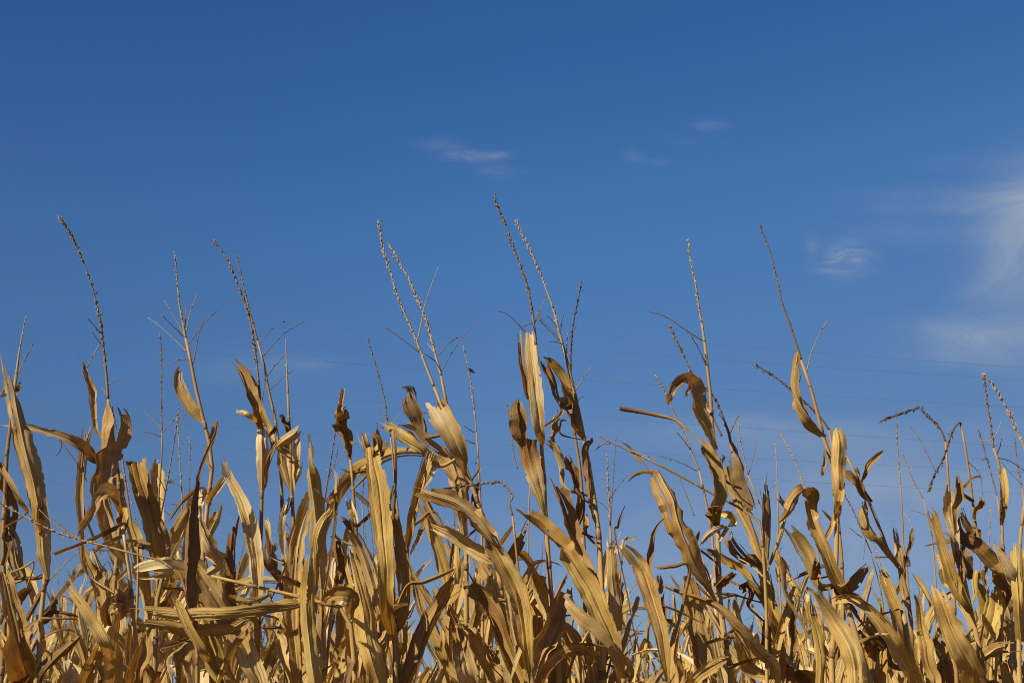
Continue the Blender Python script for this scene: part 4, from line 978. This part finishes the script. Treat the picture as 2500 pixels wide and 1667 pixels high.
 ('P23', 'H', 'bt', dict(c=1.), [(632, 300, 10), (650, 240, 26, 30), (690, 170, 42), (740, 125, 38), (815, 55, 6)]),
 ('P23', 'H', 'b', dict(), [(615, 280, 12), (605, 230, 36), (585, 185, 24)]),
 ('P24', 'H', 'yttdbtb', dict(d=-.04, c=.8, s=0, r=.04), [(530, 1000, 60), (470, 880, 92), (410, 730, 92), (350, 590, 86), (305, 470, 70, 30), (290, 370, 64, 50), (262, 335, 62, 30, -.03), (205, 390, 74, 0, -.06), (160, 480, 60, 0, -.07), (100, 560, 10)]),
 ('P24', 'H', 'bgp', dict(d=-.01, c=.6), [(370, 960, 50), (325, 850, 88), (280, 740, 104), (210, 630, 96), (140, 545, 40)]),
 ('P24', 'H', 'dd', dict(c=.8), [(340, 900, 20), (330, 840, 60, 50), (350, 780, 40)]),
 ('P24', 'H', 'dd', dict(c=.9, s=0), [(480, 975, 60), (540, 930, 70, 50), (620, 865, 56, 50), (705, 792, 8)]),
 ('P24', 'H', 'tppppt', dict(d=-.08, c=.6, s=1, r=.08), [(610, 1640, 120), (592, 1450, 146), (540, 1300, 132), (465, 1170, 104), (390, 1060, 66), (320, 955, 26)]),
 ('P24b', 'H', 'ttttp', dict(d=-.06, c=.7, s=1), [(1020, 1620, 90), (930, 1440, 112), (835, 1300, 116), (755, 1185, 104), (665, 1085, 76), (570, 1020, 60, -10), (470, 1040, 50), (425, 1090, 20)]),
 ('P24b', 'H', 'bd', dict(d=-.03, c=.9), [(720, 1130, 30), (640, 1040, 46, 40), (540, 980, 50, 50), (430, 980, 14)]),
 ('P24', 'H', 'd', dict(), [(560, 1010, 20), (520, 960, 44, 40), (440, 920, 12)]),
 ('P24b', 'H', 'tddt', dict(d=-.02, c=.9), [(830, 1450, 40), (770, 1340, 84), (700, 1250, 88, 50), (640, 1180, 76, 50), (595, 1150, 30)]),
 ('P23', 'H', 'tttb', dict(d=-.05, c=.9), [(970, 1460, 80), (930, 1270, 86), (880, 1110, 84), (830, 1000, 76), (775, 880, 62), (725, 765, 28)]),
 ('P23', 'H', 'pt', dict(r=.3, c=1.), [(880, 830, 24), (868, 720, 34), (852, 620, 32), (835, 555, 18)]),
 ('P23', 'H', 'tt', dict(r=.3, c=1.), [(900, 1000, 40), (890, 850, 46), (880, 740, 40), (865, 670, 20)]),
 ('P23', 'H', 'd', dict(s=0), [(925, 760, 12), (945, 680, 30, 40), (960, 610, 22), (965, 570, 6)]),
 ('P23', 'H', 'd', dict(), [(930, 820, 20), (920, 770, 44, 30), (900, 720, 30)]),
 ('P25', 'H', 'ytttp', dict(d=-.05, c=.7, s=1), [(1330, 1120, 24), (1300, 1060, 66), (1230, 920, 106), (1180, 760, 76), (1140, 620, 62), (1100, 500, 56), (1055, 405, 24)]),
 ('P25', 'H', 'tggg', dict(d=-.02, c=.9, s=3, r=.3), [(1250, 780, 40), (1230, 660, 66), (1210, 500, 96), (1198, 380, 96), (1185, 260, 60)]),
 ('P25', 'H', 'gd', dict(c=1., s=1, r=.2, d=-.04), [(1245, 640, 16), (1240, 500, 30), (1238, 380, 50, 40), (1238, 280, 48, 30), (1245, 200, 14)]),
 ('P26', 'H', 'bdd', dict(c=.8), [(1390, 700, 20), (1355, 630, 80), (1320, 560, 104, 50), (1280, 480, 60, 50), (1255, 440, 16)]),
 ('P26', 'H', 'tbbdb', dict(d=-.07, c=.9, s=2, r=.16), [(1580, 990, 40), (1520, 900, 80), (1420, 780, 100, 35), (1320, 690, 80, 45), (1200, 630, 56, 40), (1060, 560, 22)]),
 ('P26', 'H', 'dt', dict(s=0, c=1.), [(1265, 350, 30), (1290, 310, 20), (1330, 270, 12), (1385, 256, 14), (1400, 275, 10)]),
 ('P26', 'H', 'tbd', dict(c=1.2, s=0, r=.05), [(1352, 530, 18), (1362, 480, 40), (1378, 430, 54, 40), (1395, 398, 34)]),
 ('P25', 'H', 'd', dict(), [(1330, 900, 20), (1300, 800, 60, 50), (1290, 740, 50, 40), (1265, 680, 20)]),
 ('P28', 'H', 'btt', dict(c=1., s=0, r=.05), [(1530, 555, 16), (1546, 430, 48), (1552, 310, 52), (1535, 190, 26)]),
 ('P28', 'H', 'd', dict(c=1., s=0), [(1525, 500, 10), (1528, 440, 24, 40), (1530, 400, 10)]),
 ('P25', 'H', 'pttp', dict(d=-.06, c=.6, s=1), [(1370, 1620, 130), (1320, 1450, 150), (1250, 1300, 140), (1180, 1130, 122), (1130, 990, 84), (1100, 920, 30)]),
 ('P25', 'H', 'p', dict(r=.2), [(1170, 940, 30), (1150, 830, 44), (1115, 720, 24)]),
 ('P26', 'H', 'yyo', dict(d=-.04, c=.7), [(1400, 1420, 50), (1450, 1260, 110), (1490, 1100, 122), (1495, 960, 90), (1470, 880, 40)]),
 ('P26', 'H', 'td', dict(), [(1550, 1480, 40), (1590, 1300, 66), (1575, 1150, 76, 45), (1560, 1040, 60), (1540, 950, 30)]),
 ('P27', 'H', 'tppt', dict(d=-.02, c=.9, r=.2, s=2), [(1650, 1300, 70), (1640, 1100, 90), (1635, 900, 96), (1630, 760, 90), (1620, 650, 60)]),
 ('P27', 'H', 'pt', dict(d=-.04), [(1680, 1020, 60), (1600, 900, 76), (1550, 800, 70), (1500, 700, 40), (1480, 640, 16)]),
 ('P27', 'H', 'ttg', dict(d=-.1, c=.8), [(1340, 1450, 50), (1420, 1400, 80, 20), (1520, 1340, 90), (1640, 1330, 84), (1740, 1350, 40)]),
 ('P27', 'H', 'tb', dict(), [(1620, 1500, 60), (1590, 1350, 80), (1600, 1220, 60, 30), (1610, 1120, 30)]),
 ('P27', 'H', 'r', dict(), [(1640, 900, 30), (1600, 820, 60, 40), (1560, 760, 60, 40), (1500, 690, 20)]),
 ('P24b', 'H', 'tt', dict(d=-.02), [(1110, 1560, 70), (1060, 1400, 86), (1030, 1230, 74), (1010, 1080, 50), (970, 960, 12)]),
 ('P24', 'H', 'tb', dict(d=.03), [(700, 1560, 60), (720, 1420, 90), (690, 1330, 90, 40), (640, 1300, 50)]),
 ('P22', 'H', 'oy', dict(d=.02), [(380, 1620, 60), (370, 1400, 66), (350, 1250, 60, 20), (310, 1100, 50), (300, 980, 20)]),
 ('P21', 'H', 'tyt', dict(d=-.02, c=.9), [(130, 1480, 60), (110, 1250, 90), (60, 1060, 92), (20, 900, 80), (0, 740, 60), (-10, 640, 30)]),
 ('P21', 'H', 'tbt', dict(c=1.1, r=.3, s=2), [(15, 820, 40), (30, 650, 50), (30, 450, 54), (20, 300, 50), (25, 190, 24)]),
 ('P21', 'H', 'r', dict(), [(30, 1380, 60), (25, 1240, 70), (40, 1150, 50), (60, 1070, 20)]),
 ('P21b', 'H', 'bd', dict(c=1., s=1), [(195, 1420, 40), (180, 1220, 44, 40), (160, 1040, 40, 40), (160, 900, 20)]),
 ('P24', 'H', 'tb', dict(c=1.), [(155, 1000, 30), (130, 860, 44), (110, 740, 44, 30), (130, 680, 20)]),
 ('P24', 'H', 'pp', dict(c=1., s=0), [(110, 760, 20), (160, 850, 50), (120, 910, 50), (75, 960, 26)]),
 ('P21', 'H', 'tp', dict(r=.3), [(150, 480, 30), (120, 400, 44), (90, 340, 30), (65, 318, 10)]),
]

def grow_blade(az, rng, kind, L):
    """one blade growing from the origin towards azimuth az"""
    n = 12 if kind == 'shred' else 26
    lean = math.radians(rng.uniform(2, 26)) if kind != 'shred' else math.radians(rng.uniform(15, 150))
    out = np.array((math.cos(az), math.sin(az), 0))
    C = [out * .006]
    kink = rng.uniform(.35, .8)
    droop = math.radians(rng.uniform(95, 125))
    drift = np.array((-math.sin(az), math.cos(az), 0)) * rng.uniform(-.35, .35)
    for i in range(1, n):
        f = i / (n - 1)
        if kind == 'arch':
            ang = lean + f ** 1.7 * droop
        elif kind == 'broken':
            ang = lean + f * .3 if f < kink else lean + droop + .4
        else:
            ang = lean + f * math.radians(14)
        dirv = unit(out * math.sin(ang) + np.array((0, 0, math.cos(ang))) + drift * f)
        C.append(C[-1] + dirv * L / (n - 1))
    C = np.array(C) + np.stack([snoise(rng, n, 6, .006 if kind != 'shred' else .003) for _ in range(3)], 1) * np.linspace(0, 1, n)[:, None]
    T = np.gradient(C, axis=0)
    tw = rng.uniform(-2.2, 2.2) if rng.random() < .7 else 0
    S, prev = np.zeros_like(C), unit(np.cross(out, (0, 0, 1)))
    tc = rng.uniform(.3, .8)
    for i in range(n):
        t = unit(T[i])
        s = unit(prev - t * prev.dot(t))
        prev = s
        a = tw * (.4 * i / n + .6 * np.clip((i / n - tc) / .12 + .5, 0, 1))
        S[i] = s * math.cos(a) + np.cross(t, s) * math.sin(a)
    x = np.linspace(0, 1, n)
    if kind == 'shred':
        W = rng.uniform(.003, .009) * np.clip((1.04 - x) * 2, .1, 1)
        code = rng.choice(['d', 'b', 't', 'p', 'r', 'db'])
    else:
        wm = rng.uniform(.007, .026)
        W = wm * (0.35 + .65 * np.clip(x * 5, 0, 1)) * np.clip((1.04 - x) * (1.7 if kind != 'stub' else 4), .08, 1) ** .8
        code = ['t', 'tt', 'tp', 'tb', 'y', 'p', 'tp', 'yt', 'pt', 'pp', 'tb', 'ttr', 'o'][int(rng.integers(13))]
    mb = MB()
    blade(mb, C, W, S, rng, rng.uniform(.4, 1.3), .22, .06, rng.uniform(.1, .35) if kind == 'stub' else .12, 0 if kind == 'shred' else int(rng.integers(0, 3)), tone_rows(code, n), 6 if kind == 'shred' else 11)
    return mb


HERO = {}


def plant_line(key):
    Y = PLANTS[key][0]
    return [at(px, py, Y)[0] for px, py in line(PLANTS[key][1])]


def build_heroes():
    rng = np.random.default_rng(11)
    stalk_px = {}
    for key, (Y, st, rad, tone, spikes, brs, label) in PLANTS.items():
        P = plant_line(key)
        base = P[0]
        foot = np.array((base[0] + rng.uniform(-.05, .05), Y + rng.uniform(-.03, .03), 0.0))
        root = empty('corn_plant', tuple(foot))
        tag(root, label, 'corn plant', 'dried corn plants along the front row')
        HERO[key] = root
        full = [foot, foot * .45 + base * .55 + np.array((rng.uniform(-.02, .02), 0, 0))] + P
        r0, r1 = rad[0] / 1000 * .92, rad[1] / 1000 * .72
        stalk_parts(root, full, [r0 * 1.25, r0 * 1.1, r0, (r0 + r1) / 2, r1], rng, 't' + tone + ('b' if spikes else ''))
        stalk_px[key] = line(st)
        first = True
        ts = None
        for (sp, dens, tn, size) in spikes:
            dv = rng.uniform(-.08, .08)
            ln = line(sp)
            Q = [at(px, py, Y + dv * (i / len(ln)) ** 1.5)[0] for i, (px, py) in enumerate(ln)]
            Q = catmull(Q, 46)
            mb = MB()
            spike(mb, Q, r1 if first else .0022, .0011, rng, dens * .55, .16 if len(sp) > 60 else .1, TONES[tn], size * 1.14)
            o = mb.build('tassel', M_TASSEL, root)
            if first:
                ts, first = o, False
        for b in brs:
            dv = rng.uniform(-.06, .06)
            ln = line(b)
            Q = catmull([at(px, py, Y + dv * i / len(ln))[0] for i, (px, py) in enumerate(ln)], 22)
            mb = MB()
            spike(mb, Q, .0014, .0008, rng, .011 * rng.uniform(.6, 1.6), .25, TONES[rng.choice(list('ppbbg'))], .72)
            mb.build('tassel_branch', M_TASSEL, ts if ts is not None else root)
    for q, (key, tile, tone, op, pts) in enumerate(LEAVES):
        Y = PLANTS[key][0]
        d = op.get('d', rng.uniform(-.03, .05))
        px = [tp(tile, p[0], p[1]) for p in pts]
        # the blade starts at its own stalk, a hand's width below the place where it comes into view
        sp = stalk_px[key]
        tx, ty = px[0][0], px[0][1] + 34
        best = None
        for (a, b) in zip(sp[:-1], sp[1:]):
            for f in np.linspace(0, 1, 8):
                x, y = a[0] + (b[0] - a[0]) * f, a[1] + (b[1] - a[1]) * f
                dd = (x - tx) ** 2 + (.7 * (y - ty)) ** 2
                if best is None or dd < best[0]:
                    best = (dd, x, y)
        ctrl = []
        far = math.sqrt(best[0])
        if far > 12:
            if far < 70:
                c, t = at(best[1], best[2], Y - .012)
            else:
                c, t = at(px[0][0] * .5 + best[1] * .5, max(px[0][1], best[2]) + far * .8, Y)
            w0 = pts[0][2] / (TS if tile != 'P' else 1) * t
            ctrl.append((*c, w0 * .7, math.radians(pts[0][3]) if len(pts[0]) > 3 else 0))
        k = len(pts)
        bow = rng.uniform(-.05, .03)
        for i, p in enumerate(pts):
            f = i / (k - 1)
            dz = d * min(1, f * 3 + .25) + bow * math.sin(math.pi * f) + (p[4] * 1.6 if len(p) > 4 else 0)
            c, t = at(*px[i], Y + dz)
            roll = math.radians(p[3]) if len(p) > 3 else math.radians(-6)
            w = p[2] / (TS if tile != 'P' else 1) * t / max(math.cos(roll), .34)
            ctrl.append((*c, w, roll))
        ctrl = np.array(ctrl)
        L = np.linalg.norm(np.diff(ctrl[:, :3], axis=0), axis=1).sum()
        n = int(np.clip(L / .0068, 16, 90))
        R = catmull(ctrl, n)
        C, W, ro = R[:, :3], np.maximum(R[:, 3], .002) / 2, R[:, 4]
        # dry blades crease rather than twist evenly: the turn happens over a short stretch
        dk = np.concatenate([[0], np.cumsum(np.linalg.norm(np.diff(ctrl[:, :3], axis=0), axis=1))])
        pos = np.interp(np.linspace(0, dk[-1], n), dk, np.arange(len(ctrl)))
        i0 = np.minimum(pos.astype(int), len(ctrl) - 2)
        fr = np.clip((pos - i0 - .5) / .24 + .5, 0, 1)
        ro = ctrl[i0, 4] * (1 - fr) + ctrl[i0 + 1, 4] * fr
        C = C + np.stack([snoise(rng, n, 9, .002), snoise(rng, n, 9, .006), snoise(rng, n, 9, .002)], 1)
        T = np.gradient(C, axis=0)
        S, prev = np.zeros_like(C), None
        for i in range(n):
            Ti = unit(T[i])
            v = unit(C[i] - np.array((0, 0, EYE)))
            s = np.cross(Ti, v)
            if np.linalg.norm(s) < .25 and prev is not None:
                s = prev - Ti * prev.dot(Ti)
            s = unit(s)
            if prev is None:
                if s.dot(np.array((1, 0, .4))) < 0:
                    s = -s
            elif s.dot(prev) < 0:
                s = -s
            prev = s
            n0 = np.cross(s, Ti)
            if n0.dot(v) > 0:
                n0 = -n0
            S[i] = s * math.cos(ro[i]) - n0 * math.sin(ro[i])
        # curl opens away from the viewer as often as towards
        sg = 1.0 if rng.random() < .6 else -1.0
        mb = MB()
        blade(mb, C, W * .96, S, rng, op.get('c', .8) * rng.uniform(.8, 1.15), op.get('v', .22), .08, op.get('r', .16), op.get('s', 2), tone_rows(tone, n), 19, 0, sg)
        mb.build('leaf', M_LEAF, HERO[key])


build_heroes()


def leaf_litter():
    """lower blades and dry shreds still hanging on the front row's stalks"""
    rng = np.random.default_rng(77)
    for key, root in HERO.items():
        P = np.array(plant_line(key))
        low = key[0] == 'S'
        mid = key in ('P13', 'P14', 'P15', 'P16', 'P16b', 'P17', 'P9', 'S4', 'S5', 'S11')
        for k in range((int(rng.integers(2, 4)) if low else int(rng.integers(4, 7))) + 4 * mid):
            z = rng.uniform(1.22, 1.68 if mid else 1.56)
            j = int(np.argmin(np.abs(P[:, 2] - z)))
            q = np.array((P[j][0], P[j][1] + .01, min(z, P[:, 2].max() - .1)))
            az = rng.uniform(.15, 3.0)
            m = grow_blade(az, rng, rng.choice(['stub', 'stub', 'stub', 'stub', 'broken', 'arch']), rng.uniform(.2, .36))
            m.v = [v + q for v in m.v]
            m.build('leaf', M_LEAF, root)
        for k in range(2 if low else 3):
            z = rng.uniform(1.5, min(1.95, P[:, 2].max()))
            x = np.interp(z, np.sort(P[:, 2]), P[np.argsort(P[:, 2]), 0])
            m = grow_blade(rng.uniform(0, 6.28), rng, 'shred', rng.uniform(.05, .16))
            m.v = [v + np.array((x, P[0][1], z)) for v in m.v]
            m.build('leaf_shred', M_LEAF, root)


leaf_litter()

# ------------------------------------------------------------------ the rows behind
def proto_plant(seed):
    rng = np.random.default_rng(seed)
    root = empty('corn_plant', (0, 0, 0))
    H = rng.uniform(1.86, 2.12)
    lean = rng.uniform(-.07, .07, 2)
    broken_top = rng.random() < .38
    top = H - (rng.uniform(.05, .25) if broken_top else 0)
    f = lambda z: np.array((lean[0] * (z / 2) ** 2, lean[1] * (z / 2) ** 2, z))
    mb = MB()
    P = np.array([f(z) for z in np.linspace(0, top, 14)])
    tube(mb, P, np.linspace(.012, .0042, 14), 6, TONES[rng.choice(list('tytoptp'))])
    st = mb.build('stalk', M_STALK, root)
    z, k = 1.02, int(rng.integers(2))
    az0 = rng.uniform(0, 6.28)
    while z < top - .03:
        kind = rng.choice(['stub', 'stub', 'stub', 'broken', 'stub', 'stub', 'arch'])
        az = az0 + math.pi * k + rng.normal(0, .45)
        m = grow_blade(az, rng, kind, rng.uniform(.22, .5))
        q = f(z)
        m.v = [v + q for v in m.v]
        m.build('leaf', M_LEAF, root)
        z += rng.uniform(.06, .13)
        k += 1
    for k in range(4):
        m = grow_blade(rng.uniform(0, 6.28), rng, 'shred', rng.uniform(.06, .2))
        q = f(rng.uniform(1.35, top - .05))
        m.v = [v + q for v in m.v]
        m.build('leaf_shred', M_LEAF, root)
    look = 'topless'
    if not broken_top:
        t = f(H)
        ln = rng.uniform(.24, .40)
        d = np.array((rng.normal(0, .22), rng.normal(0, .22), 1))
        bend = rng.uniform(-.2, .2, 2)
        Q = [t]
        drop = rng.random() < .22
        for i in range(1, 13):
            g = i / 12
            dd = np.array((d[0] + bend[0] * g * 2, d[1] + bend[1] * g * 2, 1.0))
            if drop and g > .5:
                dd = np.array((d[0] + 1.2, d[1] + .3, -.75))
            Q.append(Q[-1] + unit(dd) * ln / 12)
        look = 'bent-tasselled' if drop else 'tasselled'
        mb = MB()
        Q = np.array(Q)
        tn = TONES[rng.choice(list('pbpt'))]
        spike(mb, catmull(Q, 20), .0030, .001, rng, .0062, .25, tn, 1.1)
        o = mb.build('tassel', M_TASSEL, root)
        for b in range(int(rng.integers(1, 6))):
            i = int(rng.integers(1, 6))
            a = rng.uniform(0, 6.28)
            l2 = rng.uniform(.07, .17)
            o1 = np.array((math.cos(a), math.sin(a), 0))
            e = Q[i] + o1 * l2 * .45 + np.array((0, 0, l2 * .35))
            e2 = e + o1 * l2 * .35 + np.array((0, 0, l2 * rng.uniform(-.1, .5)))
            m2 = MB()
            spike(m2, catmull([Q[i], e, e2], 10), .0011, .0007, rng, .014, .3, tn, .7)
            m2.build('tassel_branch', M_TASSEL, o)
    return root, look


def copy_tree(o, parent=None):
    c = o.copy()
    COL.objects.link(c)
    if parent is not None:
        c.parent = parent
    for ch in o.children:
        copy_tree(ch, c)
    return c


ORD = ['second', 'third', 'fourth', 'fifth', 'sixth', 'seventh', 'eighth', 'ninth', 'tenth', 'eleventh', 'twelfth']
LAND = [(55, 'the left-edge plant'), (250, 'the dark left tassel'), (430, 'the bushy tassel'), (600, 'the bowed dark tassel'), (840, 'the upright twisted leaf'),
        (960, 'the longest golden leaf'), (1060, 'the paired tassels'), (1290, 'the highest tassel'), (1440, 'the diagonal mottled leaf'), (1560, 'the open sky gap'), (1720, 'the hooked leaf'),
        (1940, 'the long thin tassel'), (2170, 'the purplish leaning stem'), (2330, 'the sharply bent tassel'), (2460, 'the right-edge plant')]


def field():
    protos = [proto_plant(100 + i) for i in range(16)]
    used = [False] * len(protos)
    rng = np.random.default_rng(5)
    plants = []
    Y, row = 3.42, 0
    while row < ROWS:
        half = .40 * Y + .22
        x = -half + rng.uniform(0, .2)
        while x < half:
            k = int(rng.integers(len(protos)))
            root, look = protos[k]
            if used[k]:
                o = copy_tree(root)
            else:
                o, used[k] = root, True
            x2, y2 = x + rng.normal(0, .02), Y + rng.normal(0, .05)
            o.location = (x2, y2, 0)
            o.rotation_euler = (rng.normal(0, .05), rng.normal(0, .05), rng.uniform(0, 6.28))
            px = 1250 + x2 / (y2 / CP) * FPX
            s = rng.uniform(.88, 1.04) * ((.98 if px < 1150 else .90 if 1400 < px < 2350 else .94) if row < 3 else .97)
            o.scale = (s * rng.uniform(.95, 1.1),) * 2 + (s,)
            land = min(LAND, key=lambda q: abs(q[0] - px))[1]
            g = ORD[row]
            plants.append((o, '%s corn plant, %s row, behind %s' % (look, g, land), px, g))
            x += rng.uniform(.16, .29) * (1.15 if row == 0 else 1) * (1.22 if px > 1350 else .86)
        Y += .75
        row += 1
    by = {}
    for p in plants:
        by.setdefault(p[1], []).append(p)
    for lab, ps in by.items():
        ps.sort(key=lambda p: p[2])
        for i, (o, _, px, g) in enumerate(ps):
            w = lab
            if len(ps) == 2:
                w = ('left ', 'right ')[i] + lab
            elif len(ps) == 3:
                w = ('left ', 'middle ', 'right ')[i] + lab
            elif len(ps) > 3:
                w = ('leftmost ' if i == 0 else 'rightmost ' if i == len(ps) - 1 else '') + lab
            tag(o, w, 'corn plant', '%s row of corn behind the front plants' % g)
    for i, u in enumerate(used):
        if not u:
            for ch in list(protos[i][0].children_recursive):
                bpy.data.objects.remove(ch)
            bpy.data.objects.remove(protos[i][0])
    # the rest of the field reads as one mass of tops
    srcs = []
    for root, _ in protos[:8]:
        V, F, UV, T, M, c = [], [], [], [], [], 0
        for ch in root.children_recursive:
            me = ch.data
            v = np.empty(len(me.vertices) * 3)
            me.vertices.foreach_get('co', v)
            v = v.reshape(-1, 3)
            uvl = np.empty(len(me.loops) * 2)
            me.uv_layers[0].data.foreach_get('uv', uvl)
            lv = np.empty(len(me.loops), np.int32)
            me.loops.foreach_get('vertex_index', lv)
            uv = np.zeros((len(v), 2))
            uv[lv] = uvl.reshape(-1, 2)
            tn = np.empty(len(v) * 4)
            me.color_attributes['tone'].data.foreach_get('color', tn)
            mi = 0 if ch.name.startswith('leaf') else 1 if ch.name.startswith('stalk') else 2
            F += [tuple(int(i) + c for i in p.vertices) for p in me.polygons]
            M += [mi] * len(me.polygons)
            V.append(v), UV.append(uv), T.append(tn.reshape(-1, 4)[:, :3])
            c += len(v)
        srcs.append((np.vstack(V), F, np.vstack(UV), np.vstack(T), M))
    mb = MB()
    Yr = Y
    for r in range(FAR_ROWS):
        half = .41 * Yr + 1.2
        x = -half
        while x < half:
            V, F, UV, T, M = srcs[int(rng.integers(len(srcs)))]
            a, s = rng.uniform(0, 6.28), rng.uniform(.88, 1.06)
            R = np.array(((math.cos(a), -math.sin(a), 0), (math.sin(a), math.cos(a), 0), (0, 0, 1)))
            mb.v.append((V * s) @ R.T + np.array((x, Yr + rng.normal(0, .08), 0)))
            mb.f += [tuple(i + mb.c for i in f) for f in F]
            mb.uv.append(UV + rng.uniform(0, 50, 2))
            mb.tone.append(T * rng.uniform(.85, 1.12))
            mb.m += M
            mb.c += len(V)
            x += rng.uniform(.2, .4)
        Yr += .9
    tag(mb.build('distant_corn', [M_LEAF, M_STALK, M_TASSEL]), 'far tops of dried corn closing the field behind the nearer rows', 'corn field', kind='stuff')


ROWS, FAR_ROWS = 9, 3
field()

# ------------------------------------------------------------------ overhead cables and the two insects
def cables():
    Y0 = 42.0
    runs = [
     ('highest of the parallel thin grey cables crossing the sky', [(0, 683), (640, 745), (1404, 814), (2500, 898)]),
     ('second highest of the parallel thin grey cables crossing the sky', [(0, 728), (640, 785), (1424, 854), (2500, 929)]),
     ('third of the parallel thin grey cables, in the widest gap', [(0, 823), (640, 871), (1260, 917), (2500, 995)]),
     ('fourth of the parallel thin grey cables from the top', [(0, 904), (640, 957), (1260, 1005), (2500, 1091)]),
     ('fifth of the parallel thin grey cables, running low behind the tassels', [(0, 1005), (640, 1049), (1260, 1089), (2500, 1152)]),
     ('lowest of the parallel thin grey cables, just over the corn tops', [(0, 1048), (640, 1097), (1260, 1136), (2500, 1205)]),
     ('upper of two steeply slanting dark cables at left, carrying a small damper', [(0, 955), (199, 1062), (459, 1197), (773, 1352), (1228, 1545)]),
     ('lower of two steeply slanting dark cables at left', [(0, 1113), (187, 1201), (500, 1344), (900, 1510)]),
    ]
    for i, (lab, px) in enumerate(runs):
        Y = Y0 + (0 if i < 6 else -14) + i * .6
        P = [at(x, y, Y)[0] for x, y in px]
        P = [P[0] + (P[0] - P[1]) * 1.5 + np.array((0, 0, .12))] + P + [P[-1] + (P[-1] - P[-2]) * 1.2 + np.array((0, 0, .1))]
        mb = MB()
        tube(mb, catmull(P, 60), .0046 if i < 6 else .0060, 6)
        o = mb.build('power_cable', M_CABLE)
        tag(o, lab, 'power cable', 'overhead power cables')
        if i == 6:
            m2 = MB()
            a, b = at(400, 1166, Y)[0], at(423, 1178, Y)[0]
            t = np.linspace(0, 1, 9)[:, None]
            tube(m2, a * (1 - t) + b * t, .012 + .042 * np.sin(np.linspace(.15, 3.0, 9)), 8)
            m2.build('vibration_damper', M_CABLE, o)


def insect(px, py, Y, s, ang, label):
    c = at(px, py, Y)[0]
    root = empty('insect', tuple(c))
    tag(root, label, 'insect')
    d = np.array((math.cos(ang), 0.15, math.sin(ang)))
    d = unit(d)
    up = unit(np.cross(d, (0, 1, 0)))
    t = np.linspace(-1, 1, 11)
    mb = MB()
    rad = np.array([.06, .30, .42, .45, .36, .22, .40, .40, .20, .26, .08]) * s
    tube(mb, c + d * t[:, None] * s * 1.2, rad * .8, 8)
    mb.build('body', M_BUG, root)
    for sg in (-1, 1):
        side = np.array((0, 1.0, 0)) * sg
        m2 = MB()
        q = [c + up * .25 * s, c + up * .5 * s + side * .9 * s + d * .3 * s, c + up * .6 * s + side * 1.0 * s - d * 1.2 * s, c + up * .35 * s + side * .3 * s - d * 1.0 * s]
        m2.add(q, [(0, 1, 2, 3)], [(0, 0)] * 4)
        m2.build('wing', M_BUG, root)


cables()
insect(694, 786, 4.2, .0042, .2, 'tiny dark insect flying against open blue sky')
insect(1152, 907, 3.42, .0085, -.25, 'small grey moth-like insect perched on a lone back-row tassel')
